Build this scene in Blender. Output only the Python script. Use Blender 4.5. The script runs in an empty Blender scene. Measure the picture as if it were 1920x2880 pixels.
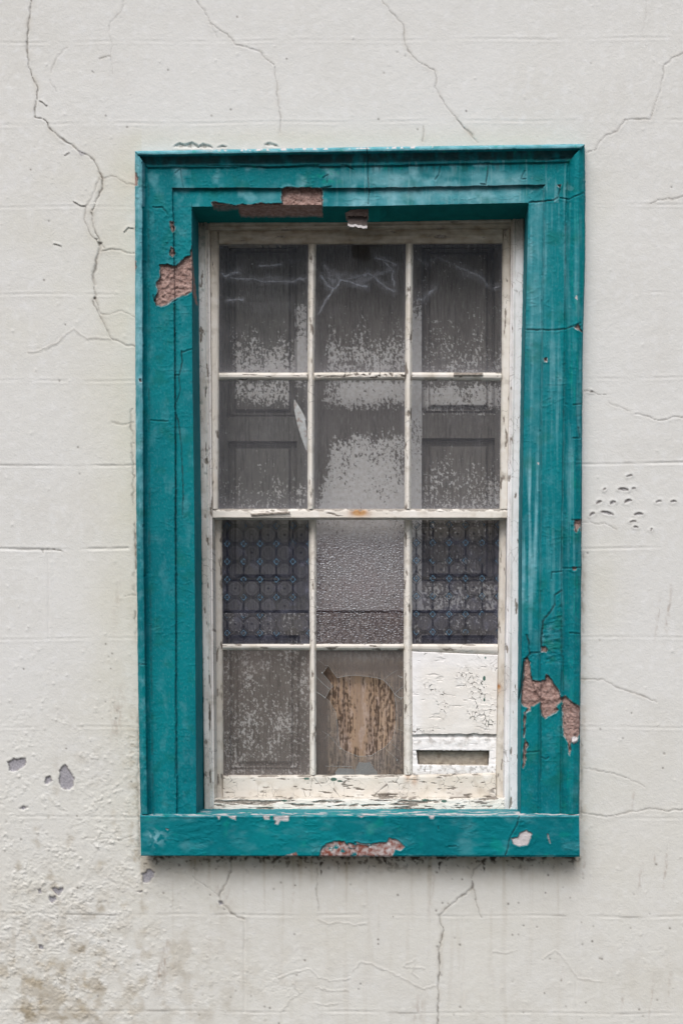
import bpy, math, numpy as np
from mathutils import Vector, Euler
from mathutils.geometry import tessellate_polygon
S = bpy.context.scene
R = math.radians

# ------------------------------------------------------------------ camera
# One photograph pixel is about one millimetre on the wall plane (y = 0); the camera is a person's height above the ground, 3 m off.
CAM = np.array([0.19, -3.0, 1.60]); FPX = 3000.0
rot = Euler((R(90 - 2.4), R(0.12), R(0.8)), 'XYZ')
RM = np.array(rot.to_matrix())
def _uv(P):
    p = (np.asarray(P) - CAM) @ RM
    return FPX * p[..., 0] / -p[..., 2], FPX * p[..., 1] / -p[..., 2]
U0, V0 = _uv(np.array([0.0, 0.0, 2.16]))
cd = bpy.data.cameras.new('camera'); cam = bpy.data.objects.new('camera', cd); S.collection.objects.link(cam)
cam.location = CAM; cam.rotation_euler = rot
cd.sensor_fit = 'VERTICAL'; cd.sensor_height = 36; cd.lens = FPX * 36 / 2880
cd.shift_x = U0 / 2880; cd.shift_y = V0 / 2880; cd.clip_start = 0.05; cd.clip_end = 2000
S.camera = cam
def at(px, py, h):
    """world point(s) of photo pixel px,py on the vertical plane h millimetres in front of the wall"""
    px, py, h = np.broadcast_arrays(np.asarray(px, float), np.asarray(py, float), np.asarray(h, float))
    d = np.stack([px - 960 + U0, -(py - 1440) + V0, np.full(px.shape, -FPX)], -1) @ RM.T
    t = (-h / 1000 - CAM[1]) / d[..., 1]
    return CAM + d * t[..., None]
def proj(P):
    u, v = _uv(P)
    return u - U0 + 960, 1440 - (v - V0)

# ------------------------------------------------------------------ light: overcast day, soft light from above and a little from the left
w = bpy.data.worlds.new('World'); S.world = w; w.use_nodes = True
nt = w.node_tree; bg = nt.nodes['Background']
sky = nt.nodes.new('ShaderNodeTexSky'); sky.sky_type = 'NISHITA'; sky.sun_disc = False
SUN_EL, SUN_AZ = 54, -15                      # azimuth measured from straight behind the camera, negative = left
sky.sun_elevation = R(SUN_EL); sky.air_density = 1.0; sky.dust_density = 6.0; sky.ozone_density = 0.6
sx, sy = math.sin(R(SUN_AZ)), -math.cos(R(SUN_AZ))
sky.sun_rotation = math.atan2(sx, sy)
nt.links.new(sky.outputs[0], bg.inputs[0]); bg.inputs[1].default_value = 0.07
sd = bpy.data.lights.new('sun', 'SUN'); sd.energy = 1.75; sd.angle = R(52); sd.color = (1.0, 0.985, 0.975)
so = bpy.data.objects.new('sun', sd); S.collection.objects.link(so)
vec = Vector((sx * math.cos(R(SUN_EL)), sy * math.cos(R(SUN_EL)), math.sin(R(SUN_EL))))
so.rotation_euler = vec.to_track_quat('Z', 'Y').to_euler(); so.location = (-2, -4, 6)
S.view_settings.view_transform = 'Standard'; S.view_settings.look = 'None'
S.view_settings.exposure = 0.41; S.view_settings.gamma = 1
S.render.engine = 'CYCLES'
S.cycles.max_bounces = 10; S.cycles.transparent_max_bounces = 24; S.cycles.use_denoising = True

# ------------------------------------------------------------------ numpy noise and shape masks (all in photo-pixel = millimetre units)
def _hash(x, y, s):
    h = (x * 374761393 + y * 668265263 + s * 974634777).astype(np.int64) & 0xffffffff
    h = ((h ^ (h >> 13)) * 1274126177) & 0xffffffff
    h = ((h ^ (h >> 16)) * 2246822519) & 0xffffffff
    return (h ^ (h >> 13)) / 4294967296.0
def perlin(x, y, s=0):
    xi, yi = np.floor(x).astype(np.int64), np.floor(y).astype(np.int64)
    fx, fy = x - xi, y - yi
    u, v = fx * fx * fx * (fx * (fx * 6 - 15) + 10), fy * fy * fy * (fy * (fy * 6 - 15) + 10)
    def g(a, b):
        t = _hash(xi + a, yi + b, s) * 2 * math.pi
        return np.cos(t) * (fx - a) + np.sin(t) * (fy - b)
    return 1.5 * ((g(0, 0) * (1 - u) + g(1, 0) * u) * (1 - v) + (g(0, 1) * (1 - u) + g(1, 1) * u) * v)
def fbm(x, y, sc, o=4, s=0, sy=None, g=0.5):
    sy = sy or sc; r = 0; a = 1; t = 0
    for i in range(o):
        r = r + a * perlin(x / sc * 2 ** i, y / sy * 2 ** i, s * 17 + i); t += a; a *= g
    return r / t
def ridged(x, y, sc, o=3, s=0, sy=None):
    sy = sy or sc; r = 0; a = 1; t = 0
    for i in range(o):
        r = r + a * (1 - 2 * np.abs(perlin(x / sc * 2 ** i, y / sy * 2 ** i, s * 31 + i))); t += a; a *= .5
    return r / t
def voronoi(x, y, sc, s=0, sy=None):
    sy = sy or sc; x = x / sc; y = y / sy
    xi, yi = np.floor(x).astype(np.int64), np.floor(y).astype(np.int64)
    f1 = np.full(x.shape, 9.); f2 = f1.copy(); idd = np.zeros(x.shape)
    for a in (-1, 0, 1):
        for b in (-1, 0, 1):
            cx = xi + a + _hash(xi + a, yi + b, s); cy = yi + b + _hash(xi + a, yi + b, s + 77)
            d = np.hypot(cx - x, cy - y); k = _hash(xi + a, yi + b, s + 191)
            n = d < f1; f2 = np.where(n, f1, np.minimum(f2, d)); idd = np.where(n, k, idd); f1 = np.where(n, d, f1)
    return f1, f2, idd
def sm(a, b, x):
    t = np.clip((x - a) / (b - a), 0, 1); return t * t * (3 - 2 * t)
def jag(pts, amp=2.0, step=7, seed=0, closed=False):
    p = [tuple(q) for q in pts]
    if closed: p = p + [p[0]]
    rs = np.random.RandomState(seed + len(pts) * 13 + int(abs(p[0][0]))); out = []
    for (x0, y0), (x1, y1) in zip(p[:-1], p[1:]):
        L = math.hypot(x1 - x0, y1 - y0); n = max(1, int(L / step)); nx, ny = -(y1 - y0) / (L + 1e-6), (x1 - x0) / (L + 1e-6)
        for k in range(n):
            t = k / n; j = rs.uniform(-amp, amp) if k else rs.uniform(-amp, amp) * .4
            out.append((x0 + (x1 - x0) * t + nx * j, y0 + (y1 - y0) * t + ny * j))
    out.append(p[-1] if not closed else out[0])
    return np.array(out)
def pdist(X, Y, pts, rad=14.):
    """distance to a polyline (capped) and the position 0..1 along it"""
    D = np.full(X.shape, rad); pts = np.asarray(pts, float)
    x0, y0 = pts.min(0) - rad; x1, y1 = pts.max(0) + rad
    idx = np.nonzero((X > x0) & (X < x1) & (Y > y0) & (Y < y1))
    if len(idx[0]) == 0: return D
    x, y = X[idx], Y[idx]; d = np.full(x.shape, rad)
    for a, b in zip(pts[:-1], pts[1:]):
        q = np.nonzero((x > min(a[0], b[0]) - rad) & (x < max(a[0], b[0]) + rad) & (y > min(a[1], b[1]) - rad) & (y < max(a[1], b[1]) + rad))[0]
        if len(q) == 0: continue
        v = b - a; L = v @ v + 1e-9
        t = np.clip(((x[q] - a[0]) * v[0] + (y[q] - a[1]) * v[1]) / L, 0, 1)
        d[q] = np.minimum(d[q], np.hypot(x[q] - a[0] - t * v[0], y[q] - a[1] - t * v[1]))
    D[idx] = d
    return D
def psd(X, Y, poly, rad=14., amp=2.0, step=6, seed=0):
    """signed distance to a ragged polygon, negative inside"""
    P = jag(poly, amp, step, seed, True); D = pdist(X, Y, P, rad)
    x0, y0 = P.min(0); x1, y1 = P.max(0)
    idx = np.nonzero((X > x0) & (X < x1) & (Y > y0) & (Y < y1))
    if len(idx[0]) == 0: return D
    x, y = X[idx], Y[idx]; ins = np.zeros(x.shape, bool)
    for (ax, ay), (bx, by) in zip(P[:-1], P[1:]):
        c = (ay > y) != (by > y)
        ins ^= c & (x < (bx - ax) * (y - ay) / (by - ay + 1e-12) + ax)
    d = D[idx]; D[idx] = np.where(ins, -d, d)
    return D
def win(X, Y, pts, rad=20.):
    """slice of a nearly regular grid that holds the points with a margin"""
    p = np.asarray(pts, float); xs, ys = X[X.shape[0] // 2], Y[:, X.shape[1] // 2]; m = rad + 22
    return (slice(*np.searchsorted(ys, [p[:, 1].min() - m, p[:, 1].max() + m])), slice(*np.searchsorted(xs, [p[:, 0].min() - m, p[:, 0].max() + m])))
def Z(pts, sc, ox, oy): return [(ox + x / sc, oy + y / sc) for x, y in pts]

# ------------------------------------------------------------------ mesh building
class MB:
    def __init__(s): s.V = []; s.F = []; s.M1 = []; s.M2 = []; s.n = 0; s.MI = []
    def raw(s, V, F, m1=None, m2=None, mi=0):
        V = np.asarray(V, float).reshape(-1, 3); F = np.asarray(F, np.int64)
        z = np.zeros((len(V), 4))
        s.V.append(V); s.F.append(F + s.n); s.M1.append(z if m1 is None else m1); s.M2.append(z if m2 is None else m2)
        s.MI.append(np.full(len(F), mi)); s.n += len(V)
    def sheet(s, P, m1=None, m2=None, keep=None, back=None, mi=0, flip=False, sides='TBLR'):
        """P: (ny,nx,3) grid of points; back: millimetres (h) to which the free edges are carried"""
        ny, nx = P.shape[:2]
        def pk(m):
            if m is None: return np.zeros((ny * nx, 4))
            m = [np.broadcast_to(np.asarray(q, float), (ny, nx)).ravel() for q in m]
            while len(m) < 4: m.append(np.zeros(ny * nx))
            return np.stack(m, -1)
        a1, a2 = pk(m1), pk(m2)
        I = np.arange(ny * nx).reshape(ny, nx)
        K = np.ones((ny - 1, nx - 1), bool) if keep is None else keep[:-1, :-1] & keep[1:, :-1] & keep[:-1, 1:] & keep[1:, 1:]
        F = np.stack([I[:-1, :-1], I[1:, :-1], I[1:, 1:], I[:-1, 1:]], -1)[K]
        if flip: F = F[:, ::-1]
        s.raw(P.reshape(-1, 3), F, a1, a2, mi)
        if back is not None:
            Kp = np.pad(K, 1); E = []
            c = Kp[1:-1, 1:-1]
            for sd_, (dy, dx, a, b) in zip('TBLR', ((-1, 0, I[:-1, 1:], I[:-1, :-1]), (1, 0, I[1:, :-1], I[1:, 1:]), (0, -1, I[:-1, :-1], I[1:, :-1]), (0, 1, I[1:, 1:], I[:-1, 1:]))):
                if sd_ not in sides: continue
                nb = Kp[1 + dy:Kp.shape[0] - 1 + dy, 1 + dx:Kp.shape[1] - 1 + dx]
                q = c & ~nb; E.append(np.stack([a[q], b[q]], -1))
            E = np.concatenate(E)
            f = P.reshape(-1, 3); A = f[E[:, 0]]; Bv = f[E[:, 1]]; Ab = A.copy(); Bb = Bv.copy(); Ab[:, 1] = Bb[:, 1] = -back / 1000
            n = len(E); V = np.concatenate([A, Bv, Bb, Ab]); k = np.arange(n)
            s.raw(V, np.stack([k, k + n, k + 2 * n, k + 3 * n], -1), np.concatenate([a1[E[:, 0]], a1[E[:, 1]]] * 1 + [a1[E[:, 1]], a1[E[:, 0]]]),
                  np.concatenate([a2[E[:, 0]], a2[E[:, 1]], a2[E[:, 1]], a2[E[:, 0]]]), mi)
    def tube(s, pts, r, mi=0, m1=None, n=5):
        pts = np.asarray(pts, float); r = np.broadcast_to(np.asarray(r, float), (len(pts),))
        T = np.gradient(pts, axis=0); T /= np.linalg.norm(T, axis=1)[:, None] + 1e-9
        A = np.cross(T, [0.1, 1, 0.05]); A /= np.linalg.norm(A, axis=1)[:, None] + 1e-9; Bn = np.cross(T, A)
        a = np.arange(n) / n * 2 * math.pi
        V = pts[:, None] + r[:, None, None] * (A[:, None] * np.cos(a)[None, :, None] + Bn[:, None] * np.sin(a)[None, :, None])
        I = np.arange(len(pts) * n).reshape(len(pts), n); J = np.roll(I, -1, 1)
        s.raw(V, np.stack([I[:-1], I[1:], J[1:], J[:-1]], -1).reshape(-1, 4), None if m1 is None else np.tile(np.array(m1, float), (len(pts) * n, 1)), None, mi)
    def box(s, a, b, mi=0):
        (x0, y0, z0), (x1, y1, z1) = a, b
        V = [(x0, y0, z0), (x1, y0, z0), (x1, y1, z0), (x0, y1, z0), (x0, y0, z1), (x1, y0, z1), (x1, y1, z1), (x0, y1, z1)]
        s.raw(V, [(0, 3, 2, 1), (4, 5, 6, 7), (0, 1, 5, 4), (1, 2, 6, 5), (2, 3, 7, 6), (3, 0, 4, 7)], mi=mi)
    def build(s, name, mats, parent=None, smooth=True):
        if not isinstance(mats, (list, tuple)): mats = [mats]
        V = np.concatenate(s.V); org = np.zeros(3); q = parent
        while q is not None: org = org + np.array(q.location); q = q.parent
        me = bpy.data.meshes.new(name); me.vertices.add(len(V)); me.vertices.foreach_set('co', (V - org).ravel())
        nf = [f.shape for f in s.F]; tot = sum(a * b for a, b in nf)
        me.loops.add(tot); me.loops.foreach_set('vertex_index', np.concatenate([f.ravel() for f in s.F]))
        ln = np.concatenate([np.full(a, b) for a, b in nf]); me.polygons.add(len(ln))
        me.polygons.foreach_set('loop_start', np.concatenate([[0], np.cumsum(ln)[:-1]])); me.polygons.foreach_set('loop_total', ln)
        me.polygons.foreach_set('material_index', np.concatenate(s.MI)); me.polygons.foreach_set('use_smooth', np.full(len(ln), smooth))
        for nm, A in (('m1', s.M1), ('m2', s.M2)):
            at_ = me.attributes.new(nm, 'FLOAT_COLOR', 'POINT'); at_.data.foreach_set('color', np.clip(np.concatenate(A), 0, 1).ravel())
        for m in mats: me.materials.append(m)
        me.update(calc_edges=True); me.validate()
        o = bpy.data.objects.new(name, me); S.collection.objects.link(o)
        if parent is not None: o.parent = parent
        return o
def tag(o, label=None, cat=None, group=None, kind=None):
    for k, v in (('label', label), ('category', cat), ('group', group), ('kind', kind)):
        if v: o[k] = v
    return o
def empty(name, loc, label, cat, group=None):
    o = bpy.data.objects.new(name, None); o.location = tuple(float(c) for c in loc); o.empty_display_size = .05
    S.collection.objects.link(o); return tag(o, label, cat, group, 'thing')
def fn(*kn):
    """piecewise-linear function through (argument, value) knots"""
    k = sorted(kn); a, b = [q[0] for q in k], [q[1] for q in k]
    return lambda t: np.interp(t, a, b)
def cgrid(L, Rr, T, B, step, nx=None, ny=None):
    """curvilinear grid between edges: L,Rr = x(y); T,B = y(x)"""
    c = lambda f: f if callable(f) else (lambda t, f=f: np.full(np.shape(t), float(f)))
    L, Rr, T, B = c(L), c(Rr), c(T), c(B)
    ym = float(T(np.array(960.))), float(B(np.array(960.))); xm = float(L(np.array(sum(ym) / 2))), float(Rr(np.array(sum(ym) / 2)))
    st = step if isinstance(step, tuple) else (step, step)
    nx = nx or max(3, int(round((xm[1] - xm[0]) / st[0])) + 1); ny = ny or max(3, int(round((ym[1] - ym[0]) / st[1])) + 1)
    s, t = np.meshgrid(np.linspace(0, 1, nx), np.linspace(0, 1, ny))
    X = xm[0] + (xm[1] - xm[0]) * s; Y = ym[0] + (ym[1] - ym[0]) * t
    for _ in range(4):
        X = L(Y) * (1 - s) + Rr(Y) * s; Y = T(X) * (1 - t) + B(X) * t
    return X, Y, s, t

# ------------------------------------------------------------------ materials
def layer_mat(name, base, vary=None, layers=(), rough=.7, bumps=(), spec=.3):
    m = bpy.data.materials.new(name); m.use_nodes = True; t = m.node_tree; N, Lk = t.nodes, t.links
    b = N['Principled BSDF']; tc = N.new('ShaderNodeTexCoord')
    def noise(sc, det=3, stretch=(1, 1, 1)):
        mp = N.new('ShaderNodeMapping'); mp.inputs['Scale'].default_value = stretch; Lk.new(tc.outputs['Object'], mp.inputs[0])
        n = N.new('ShaderNodeTexNoise'); n.inputs['Scale'].default_value = sc; n.inputs['Detail'].default_value = det
        Lk.new(mp.outputs[0], n.inputs['Vector']); return n.outputs[0]
    def ramp(x, a, c):
        r = N.new('ShaderNodeMapRange'); r.inputs[1].default_value = a; r.inputs[2].default_value = c; Lk.new(x, r.inputs[0]); return r.outputs[0]
    def mix(f, A, Bc):
        x = N.new('ShaderNodeMix'); x.data_type = 'RGBA'; x.clamp_factor = True
        if isinstance(f, float): x.inputs[0].default_value = f
        else: Lk.new(f, x.inputs[0])
        for v, k in ((A, 6), (Bc, 7)):
            if isinstance(v, (tuple, list)): x.inputs[k].default_value = (*v, 1)
            else: Lk.new(v, x.inputs[k])
        return x.outputs[2]
    col = tuple(base)
    for (c2, sc, lo, hi, st) in (vary or ()): col = mix(ramp(noise(sc, 5, st), lo, hi), col, c2)
    ch = {}
    for an in ('m1', 'm2'):
        a = N.new('ShaderNodeAttribute'); a.attribute_name = an; sp = N.new('ShaderNodeSeparateColor'); Lk.new(a.outputs['Color'], sp.inputs[0])
        for i in range(3): ch[an, i] = sp.outputs[i]
        ch[an, 3] = a.outputs['Alpha']
    for (an, i, c1, c2, sc) in layers:
        cc = mix(ramp(noise(sc, 4), .38, .62), c1, c2) if c2 else c1
        col = mix(ch[an, i], col, cc)
    if isinstance(col, tuple): b.inputs['Base Color'].default_value = (*col, 1)
    else: Lk.new(col, b.inputs['Base Color'])
    b.inputs['Roughness'].default_value = rough; b.inputs['Specular IOR Level'].default_value = spec
    prev = None
    for (sc, dist, st) in bumps:
        bp = N.new('ShaderNodeBump'); bp.inputs['Strength'].default_value = 1; bp.inputs['Distance'].default_value = dist
        Lk.new(noise(sc, 5, st), bp.inputs['Height'])
        if prev: Lk.new(prev, bp.inputs['Normal'])
        prev = bp.outputs[0]
    if prev: Lk.new(prev, b.inputs['Normal'])
    return m
I3 = (1, 1, 1)
M_wall = layer_mat('wall_render', (.705, .725, .725), [((.675, .69, .68), 3.0, .4, .65, I3), ((.73, .752, .76), 40, .5, .7, I3)],
    [('m1', 3, (.62, .62, .535), (.65, .65, .575), 8), ('m1', 1, (.33, .29, .22), (.45, .41, .33), 30), ('m1', 2, (.30, .30, .34), (.40, .40, .44), 220),
     ('m2', 0, (.035, .03, .025), (.08, .065, .05), 90), ('m2', 1, (.30, .25, .22), (.42, .36, .31), 60), ('m1', 0, (.07, .06, .05), (.13, .11, .09), 50)],
    .85, [(230, .0006, I3), (70, .0009, I3)], .2)
M_teal = layer_mat('teal_paint', (.0005, .196, .232), [((.0005, .155, .192), 6, .42, .62, (1, 1, .5)), ((.002, .20, .245), 22, .55, .75, (1, 1, .6))],
    [('m1', 1, (.21, .47, .55), (.09, .34, .41), 26), ('m2', 1, (.004, .12, .10), (.006, .16, .13), 40), ('m2', 3, (.20, .42, .47), (.12, .35, .41), 60), ('m2', 2, (.002, .31, .24), None, 10),
     ('m2', 0, (.55, .53, .55), (.60, .58, .60), 60), ('m1', 3, (.22, .075, .055), (.45, .40, .40), 70), ('m1', 0, (.27, .178, .16), (.41, .295, .27), 110),
     ('m1', 2, (.012, .02, .022), (.03, .03, .03), 60)],
    .7, [(420, .00035, I3), (120, .0008, (1, 1, .6))], .10)
M_white = layer_mat('old_white_paint', (.80, .78, .735), [((.75, .715, .65), 9, .45, .65, I3), ((.83, .82, .79), 30, .5, .7, I3)],
    [('m2', 1, (.93, .94, .97), (.88, .89, .92), 30), ('m2', 0, (.30, .25, .19), (.42, .36, .28), 50), ('m1', 1, (.22, .18, .13), (.40, .35, .27), 60), ('m1', 2, (.36, .14, .035), (.55, .33, .16), 60),
     ('m1', 0, (.20, .175, .15), (.33, .30, .27), 150), ('m1', 3, (.01, .10, .075), None, 10), ('m2', 2, (.05, .042, .035), (.10, .085, .07), 100)],
    .6, [(260, .0005, I3)], .3)
M_shut = layer_mat('shutter_paint', (.145, .132, .120), [((.105, .094, .086), 14, .45, .65, (1, 1, .3)), ((.185, .168, .155), 160, .5, .75, (1, 1, .3))],
    [('m1', 3, (.085, .095, .09), (.12, .13, .12), 60), ('m1', 0, (.53, .505, .50), (.64, .63, .64), 90), ('m1', 2, (.035, .03, .03), (.06, .05, .045), 120)],
    .75, [(300, .0012, (1, 1, .2))], .2)
M_wood = layer_mat('bare_wood', (.32, .195, .10), [((.20, .12, .07), 60, .45, .6, (1, 1, .06)), ((.40, .27, .17), 25, .5, .7, (1, 1, .1))],
    [('m1', 1, (.38, .27, .22), (.50, .38, .32), 80), ('m1', 3, (.21, .19, .178), (.17, .155, .145), 40), ('m1', 0, (.42, .38, .365), (.52, .48, .47), 90), ('m1', 2, (.045, .032, .025), (.08, .05, .035), 120)], .75, [(200, .001, (1, 1, .1))], .2)
M_room = layer_mat('dark_plaster', (.10, .09, .08), [((.07, .06, .05), 4, .4, .6, I3)], (), .9)
M_pave = layer_mat('paving', (.11, .108, .105), [((.085, .083, .08), 6, .4, .6, I3), ((.14, .138, .135), 60, .5, .7, I3)], (), .85, [(80, .002, I3)])
M_flake = layer_mat('flake_paint', (.62, .63, .63), [((.42, .34, .31), 90, .5, .65, I3), ((.72, .74, .76), 60, .5, .65, I3)], (), .6, [(200, .0006, I3)])
M_pale = layer_mat('pale_flake', (.62, .60, .66), [((.5, .46, .5), 60, .45, .6, I3)], (), .6)

def glass_mat(name, dust, dustcol=(.26, .26, .30), bump=None, tint=(.93, .95, .95), film=False, refl=1.0, gr=.03):
    """thin pane: transparent + mirror by Fresnel, under a thin layer of dust"""
    m = bpy.data.materials.new(name); m.use_nodes = True; t = m.node_tree; N, Lk = t.nodes, t.links
    N.remove(N['Principled BSDF']); out = N['Material Output']; tc = N.new('ShaderNodeTexCoord')
    tr = N.new('ShaderNodeBsdfTransparent'); tr.inputs[0].default_value = (*tint, 1)
    gl = N.new('ShaderNodeBsdfGlossy'); gl.inputs['Roughness'].default_value = gr; gl.inputs['Color'].default_value = (.74, .87, 1, 1)  # reflection tinted blue, sky colour put into the gloss
    df = N.new('ShaderNodeBsdfDiffuse'); df.inputs[0].default_value = (*dustcol, 1)
    fr = N.new('ShaderNodeFresnel'); fr.inputs[0].default_value = 1.5
    mu = N.new('ShaderNodeMath'); mu.operation = 'MULTIPLY'; mu.inputs[1].default_value = refl; Lk.new(fr.outputs[0], mu.inputs[0])
    m1 = N.new('ShaderNodeMixShader'); m2 = N.new('ShaderNodeMixShader')
    Lk.new(mu.outputs[0], m1.inputs[0]); Lk.new(tr.outputs[0], m1.inputs[1]); Lk.new(gl.outputs[0], m1.inputs[2])
    n = N.new('ShaderNodeTexNoise'); n.inputs['Scale'].default_value = 9; n.inputs['Detail'].default_value = 6; Lk.new(tc.outputs['Object'], n.inputs[0])
    r = N.new('ShaderNodeMapRange'); r.inputs[1].default_value = .35; r.inputs[2].default_value = .75; r.inputs[3].default_value = dust * .6; r.inputs[4].default_value = dust * 1.5
    Lk.new(n.outputs[0], r.inputs[0])
    a = N.new('ShaderNodeAttribute'); a.attribute_name = 'm1'; sp = N.new('ShaderNodeSeparateColor'); Lk.new(a.outputs['Color'], sp.inputs[0])
    ad = N.new('ShaderNodeMath'); ad.operation = 'ADD'; ad.use_clamp = True; Lk.new(r.outputs[0], ad.inputs[0]); Lk.new(sp.outputs[0], ad.inputs[1])
    Lk.new(ad.outputs[0], m2.inputs[0]); Lk.new(m1.outputs[0], m2.inputs[1]); Lk.new(df.outputs[0], m2.inputs[2]); last = m2.outputs[0]
    if film:                                   # printed film: m1.g dark line, m1.b pale blue, alpha light veil
        for k, c in ((1, (.012, .015, .03)), (2, (.13, .24, .34))):
            d2 = N.new('ShaderNodeBsdfDiffuse'); d2.inputs[0].default_value = (*c, 1); mx = N.new('ShaderNodeMixShader')
            Lk.new(sp.outputs[k], mx.inputs[0]); Lk.new(last, mx.inputs[1]); Lk.new(d2.outputs[0], mx.inputs[2]); last = mx.outputs[0]
    Lk.new(last, out.inputs[0])
    return m
M_glass = glass_mat('dusty_glass', .03, (.40, .40, .44), refl=.32)
M_glass_low = glass_mat('greasy_glass', .15, (.33, .295, .285), refl=.12)
M_film = glass_mat('printed_glass', .14, (.17, .18, .25), film=True, refl=.12)
M_hammer = glass_mat('hammered_glass', .16, (.30, .21, .22), refl=1.5, gr=.15, tint=(.95, .95, .95))
M_edge = layer_mat('glass_edge', (.42, .46, .47), (), (), .25, spec=.8)
def web_mat():
    m = bpy.data.materials.new('cobweb_silk'); m.use_nodes = True; t = m.node_tree; N, Lk = t.nodes, t.links
    N.remove(N['Principled BSDF']); tr = N.new('ShaderNodeBsdfTransparent'); df = N.new('ShaderNodeBsdfDiffuse'); df.inputs[0].default_value = (.62, .64, .74, 1)
    a = N.new('ShaderNodeAttribute'); a.attribute_name = 'm1'; sp = N.new('ShaderNodeSeparateColor'); Lk.new(a.outputs['Color'], sp.inputs[0])
    mx = N.new('ShaderNodeMixShader'); Lk.new(sp.outputs[0], mx.inputs[0]); Lk.new(tr.outputs[0], mx.inputs[1]); Lk.new(df.outputs[0], mx.inputs[2])
    Lk.new(mx.outputs[0], N['Material Output'].inputs[0]); return m
M_web = web_mat()

# ------------------------------------------------------------------ ground and room
g0 = float(at(960, 3600, 0)[2])
b = MB(); n = 60; gx, gy = np.meshgrid(np.linspace(-30, 30, n), np.linspace(-40, .0, n))
gz = np.full(gx.shape, g0); b.sheet(np.stack([gx, gy, gz], -1)); tag(b.build('ground', M_pave), kind='structure')

# ------------------------------------------------------------------ house wall
st = 2.5
xs = np.concatenate([np.linspace(-4200, -60, 30)[:-1], np.arange(-60, 1981, st), np.linspace(1980, 6000, 30)[1:]])
ys = np.concatenate([np.linspace(-2400, -60, 24)[:-1], np.arange(-60, 2941, st), np.linspace(2940, 3640, 12)[1:]])
X, Y = np.meshgrid(xs, ys)
H = 2.2 * fbm(X, Y, 420, 2, 1) + .35 * fbm(X, Y, 60, 3, 2) + .12 * fbm(X, Y, 11, 2, 3)
G = lambda cx, cy, rx, ry: np.exp(-((X - cx) / rx) ** 2 - ((Y - cy) / ry) ** 2)
crack = np.zeros(X.shape); dirt = crack.copy(); grey = crack.copy(); cream = crack.copy(); mould = crack.copy(); drip = crack.copy()
# blistered skin, heaviest low on the left
Dn = np.clip(G(120, 2640, 330, 330) * 1.2 + .8 * G(330, 2180, 110, 260) + .45 * G(60, 2130, 120, 160) + .4 * G(500, 2800, 500, 220) + .25 * G(120, 450, 200, 160)
             + .35 * G(1780, 2660, 260, 160) + .3 * G(800, 2730, 160, 90) + .2 * G(310, 230, 60, 200) + .25 * G(760, 330, 50, 130) + .3 * G(1400, 2840, 200, 90) + .3 * G(1700, 2330, 120, 60), 0, 1.2)
patch = sm(-.12, .28, fbm(X, Y, 90, 3, 5) + Dn * .35)
rg = ridged(X + 14 * fbm(X, Y, 40, 2, 8), Y, 30, 3, 6, 20)
pit = .4 + .9 * sm(-.2, .4, fbm(X, Y, 50, 2, 78)); H += Dn * patch * pit * (.5 * sm(.35, .9, rg) + 1.8 * fbm(X + 5 * fbm(X, Y, 15, 2, 79), Y, 10, 3, 7, 7, .7) + .8 * fbm(X, Y, 40, 3, 77))
f1, f2, idd = voronoi(X, Y, 17, 3)
H += Dn * patch * 1.3 * (idd > .7) * np.exp(-((f1 - .25) / .14) ** 2)
dirt += .07 * sm(1900, 2600, Y) * sm(-.3, .5, fbm(X, Y, 300, 4, 91)) + .05 * sm(.1, .6, fbm(X, Y, 150, 5, 92)); dirt += .42 * Dn * sm(.0, .5, fbm(X, Y, 55, 5, 9) + .12) * sm(2200, 2880, Y)
dirt += .55 * sm(.18, .55, fbm(X, Y, 60, 5, 10) + .5 * G(150, 2790, 150, 90) + .35 * G(480, 2720, 90, 100)+ .25 * G(330, 2060, 35, 110)) * sm(1850, 2500, Y) * sm(900, 200, X)
# random pimples and pits
rs = np.random.RandomState(4); c0, r0 = 29, 23
def dot(x, y, r, a, tgt):
    j0, j1 = int((x - 3 * r + 60) / st) + c0, int((x + 3 * r + 60) / st) + c0 + 2; i0, i1 = int((y - 3 * r + 60) / st) + r0, int((y + 3 * r + 60) / st) + r0 + 2
    if i0 < 0 or j0 < 0 or i1 >= X.shape[0] or j1 >= X.shape[1]: return
    sl = (slice(i0, i1), slice(j0, j1)); tgt[sl] += a * np.exp(-((X[sl] - x) ** 2 + (Y[sl] - y) ** 2) / r ** 2)
for _ in range(2300):
    x, y = rs.uniform(-40, 1960), rs.uniform(-40, 2920)
    p = .10 + .9 * math.exp(-((x - 150) / 380) ** 2 - ((y - 2500) / 520) ** 2) + .35 * math.exp(-((x - 250) / 300) ** 2 - ((y - 500) / 300) ** 2) + .4 * math.exp(-((x - 1750) / 220) ** 2 - ((y - 2650) / 260) ** 2) + .25 * math.exp(-((y - 1900) / 400) ** 2)
    if rs.rand() < p: dot(x, y, rs.uniform(2.2, 5), rs.uniform(.3, 1.3), H)
for _ in range(6000):
    x, y = rs.normal(170, 190), rs.normal(2520, 260)
    cl = math.sin(x * .043 + 2 * math.sin(y * .017)) + math.sin(y * .051 + 1.7 * math.sin(x * .023))
    if cl > .55 and 0 < x < 640 and y < 2900: dot(x, y, rs.uniform(2.0, 4.2), rs.choice([1.2, .9, -.9, 1.6]), H)
for _ in range(330):
    x, y = rs.uniform(0, 1920), rs.uniform(0, 2880)
    if rs.rand() < .15 + .85 * sm(1800, 2450, y): dot(x, y, rs.uniform(1.9, 3.2), rs.uniform(.35, .95), crack); dot(x, y, 3, -1, H)
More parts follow.
